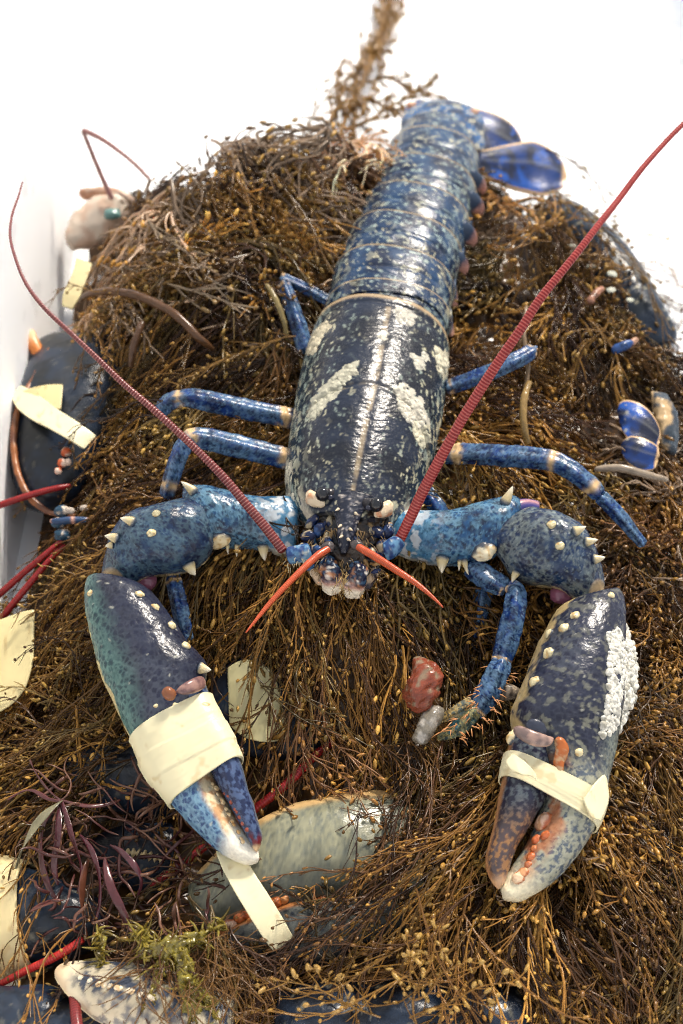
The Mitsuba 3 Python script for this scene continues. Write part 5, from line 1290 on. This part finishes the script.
for i in range(130):
    a, b_ = g.uniform(40, 215), g.uniform(770, 930)
    z = .050 + g.uniform(-.02, .004); an = g.uniform(-2.2, 2.2) + 1.2; L = g.uniform(20, 60)
    pts_ = [U(a, b_, z)]
    for k in range(4):
        an += g.normal() * .45
        a += math.cos(an) * L / 4; b_ += math.sin(an) * L / 4; z += g.normal() * .003
        pts_.append(U(a, b_, max(z, .008)))
    r = g.uniform(.0004, .0009)
    fil.append(tube(pts_, [r, r, r * .9, r * .8, r * .5], 16, 5))
mm = join(fil)
scene['red_seaweed__twigs'] = mikit.ply((mm.v, mm.f), 'weed', smooth=True, color=np.clip(mixc((.055, .018, .018), (.14, .07, .045), sstep(.35, .65, fbm(mm.v, 60, 2, 5))), .004, .9))
labels['red_seaweed__twigs'] = {'kind': 'stuff'}

name('green_seaweed', 'slimy yellow green seaweed clump with fringed branches near the bottom left', 'seaweed')
GRN = [([(138, 952, .052), (160, 950, .058), (185, 942, .060), (207, 938, .056)], .0046), ([(150, 948, .056), (140, 936, .056), (150, 930, .056)], .0026), ([(178, 945, .058), (186, 975, .058), (192, 1005, .054), (196, 1030, .050)], .0048), ([(168, 950, .058), (158, 975, .056), (150, 1000, .052)], .0026), ([(100, 930, .050), (102, 950, .050), (104, 965, .046)], .0022), ([(207, 938, .056), (216, 925, .054), (222, 920, .052)], .0022), ([(188, 985, .057), (206, 1000, .055), (214, 1022, .050)], .0026)]
for i, (p, r) in enumerate(GRN):
    b = tube([U(*x) for x in p], [r * .8, r, r * .9, r * .5][:len(p)] if len(p) == 4 else [r, r, r * .6], 60, 26, .75)
    b.push(.0060 * (fbm(b.v, 420, 3, i) - .5) - .0012)
    put('green_seaweed__branch', b, 'membrane', mixc((.085, .065, .008), (.22, .18, .03), sstep(.35, .65, fbm(b.v, 260, 3, 7 + i))))
fr = []
for i in range(260):
    p, r = GRN[g.integers(0, len(GRN))]
    q = resample(np.array([U(*x) for x in p]), 20)[g.integers(0, 20)]
    d = unit(g.normal(size=3) + np.array([0, -.3, .3])); L = g.uniform(.003, .008)
    fr.append(tube([q, q + d * L * .5, q + d * L + g.normal(size=3) * .002], [.0007, .0006, .0002], 6, 4))
mm = join(fr)
put('green_seaweed__fringe', mm, 'membrane', mixc((.10, .07, .010), (.22, .17, .03), sstep(.4, .6, fbm(mm.v, 200, 2, 3))))
hair = []
for i in range(260):
    a, b_ = g.uniform(135, 240), g.uniform(925, 985)
    an = g.normal() * .5 + 1.5 + (.35 if a < 180 else -.15); L = g.uniform(35, 90); z = g.uniform(.045, .062)
    pts_ = [U(a, b_, z)]
    for k in range(5):
        an += g.normal() * .35
        a += math.cos(an) * L / 5; b_ += math.sin(an) * L / 5; z += g.normal() * .002 - .001
        pts_.append(U(a, b_, max(z, .01)))
    r = g.uniform(.00016, .0003)
    hair.append(tube(pts_, [r] * 5 + [r * .4], 18, 4))
mm = join(hair)
name('fine_seaweed', 'fine reddish brown hair like seaweed hanging round the yellow green clump', 'seaweed', kind='stuff')
put('fine_seaweed', mm, 'weed', mixc((.055, .022, .010), (.14, .07, .022), sstep(.4, .6, fbm(mm.v, 70, 2, 9))))
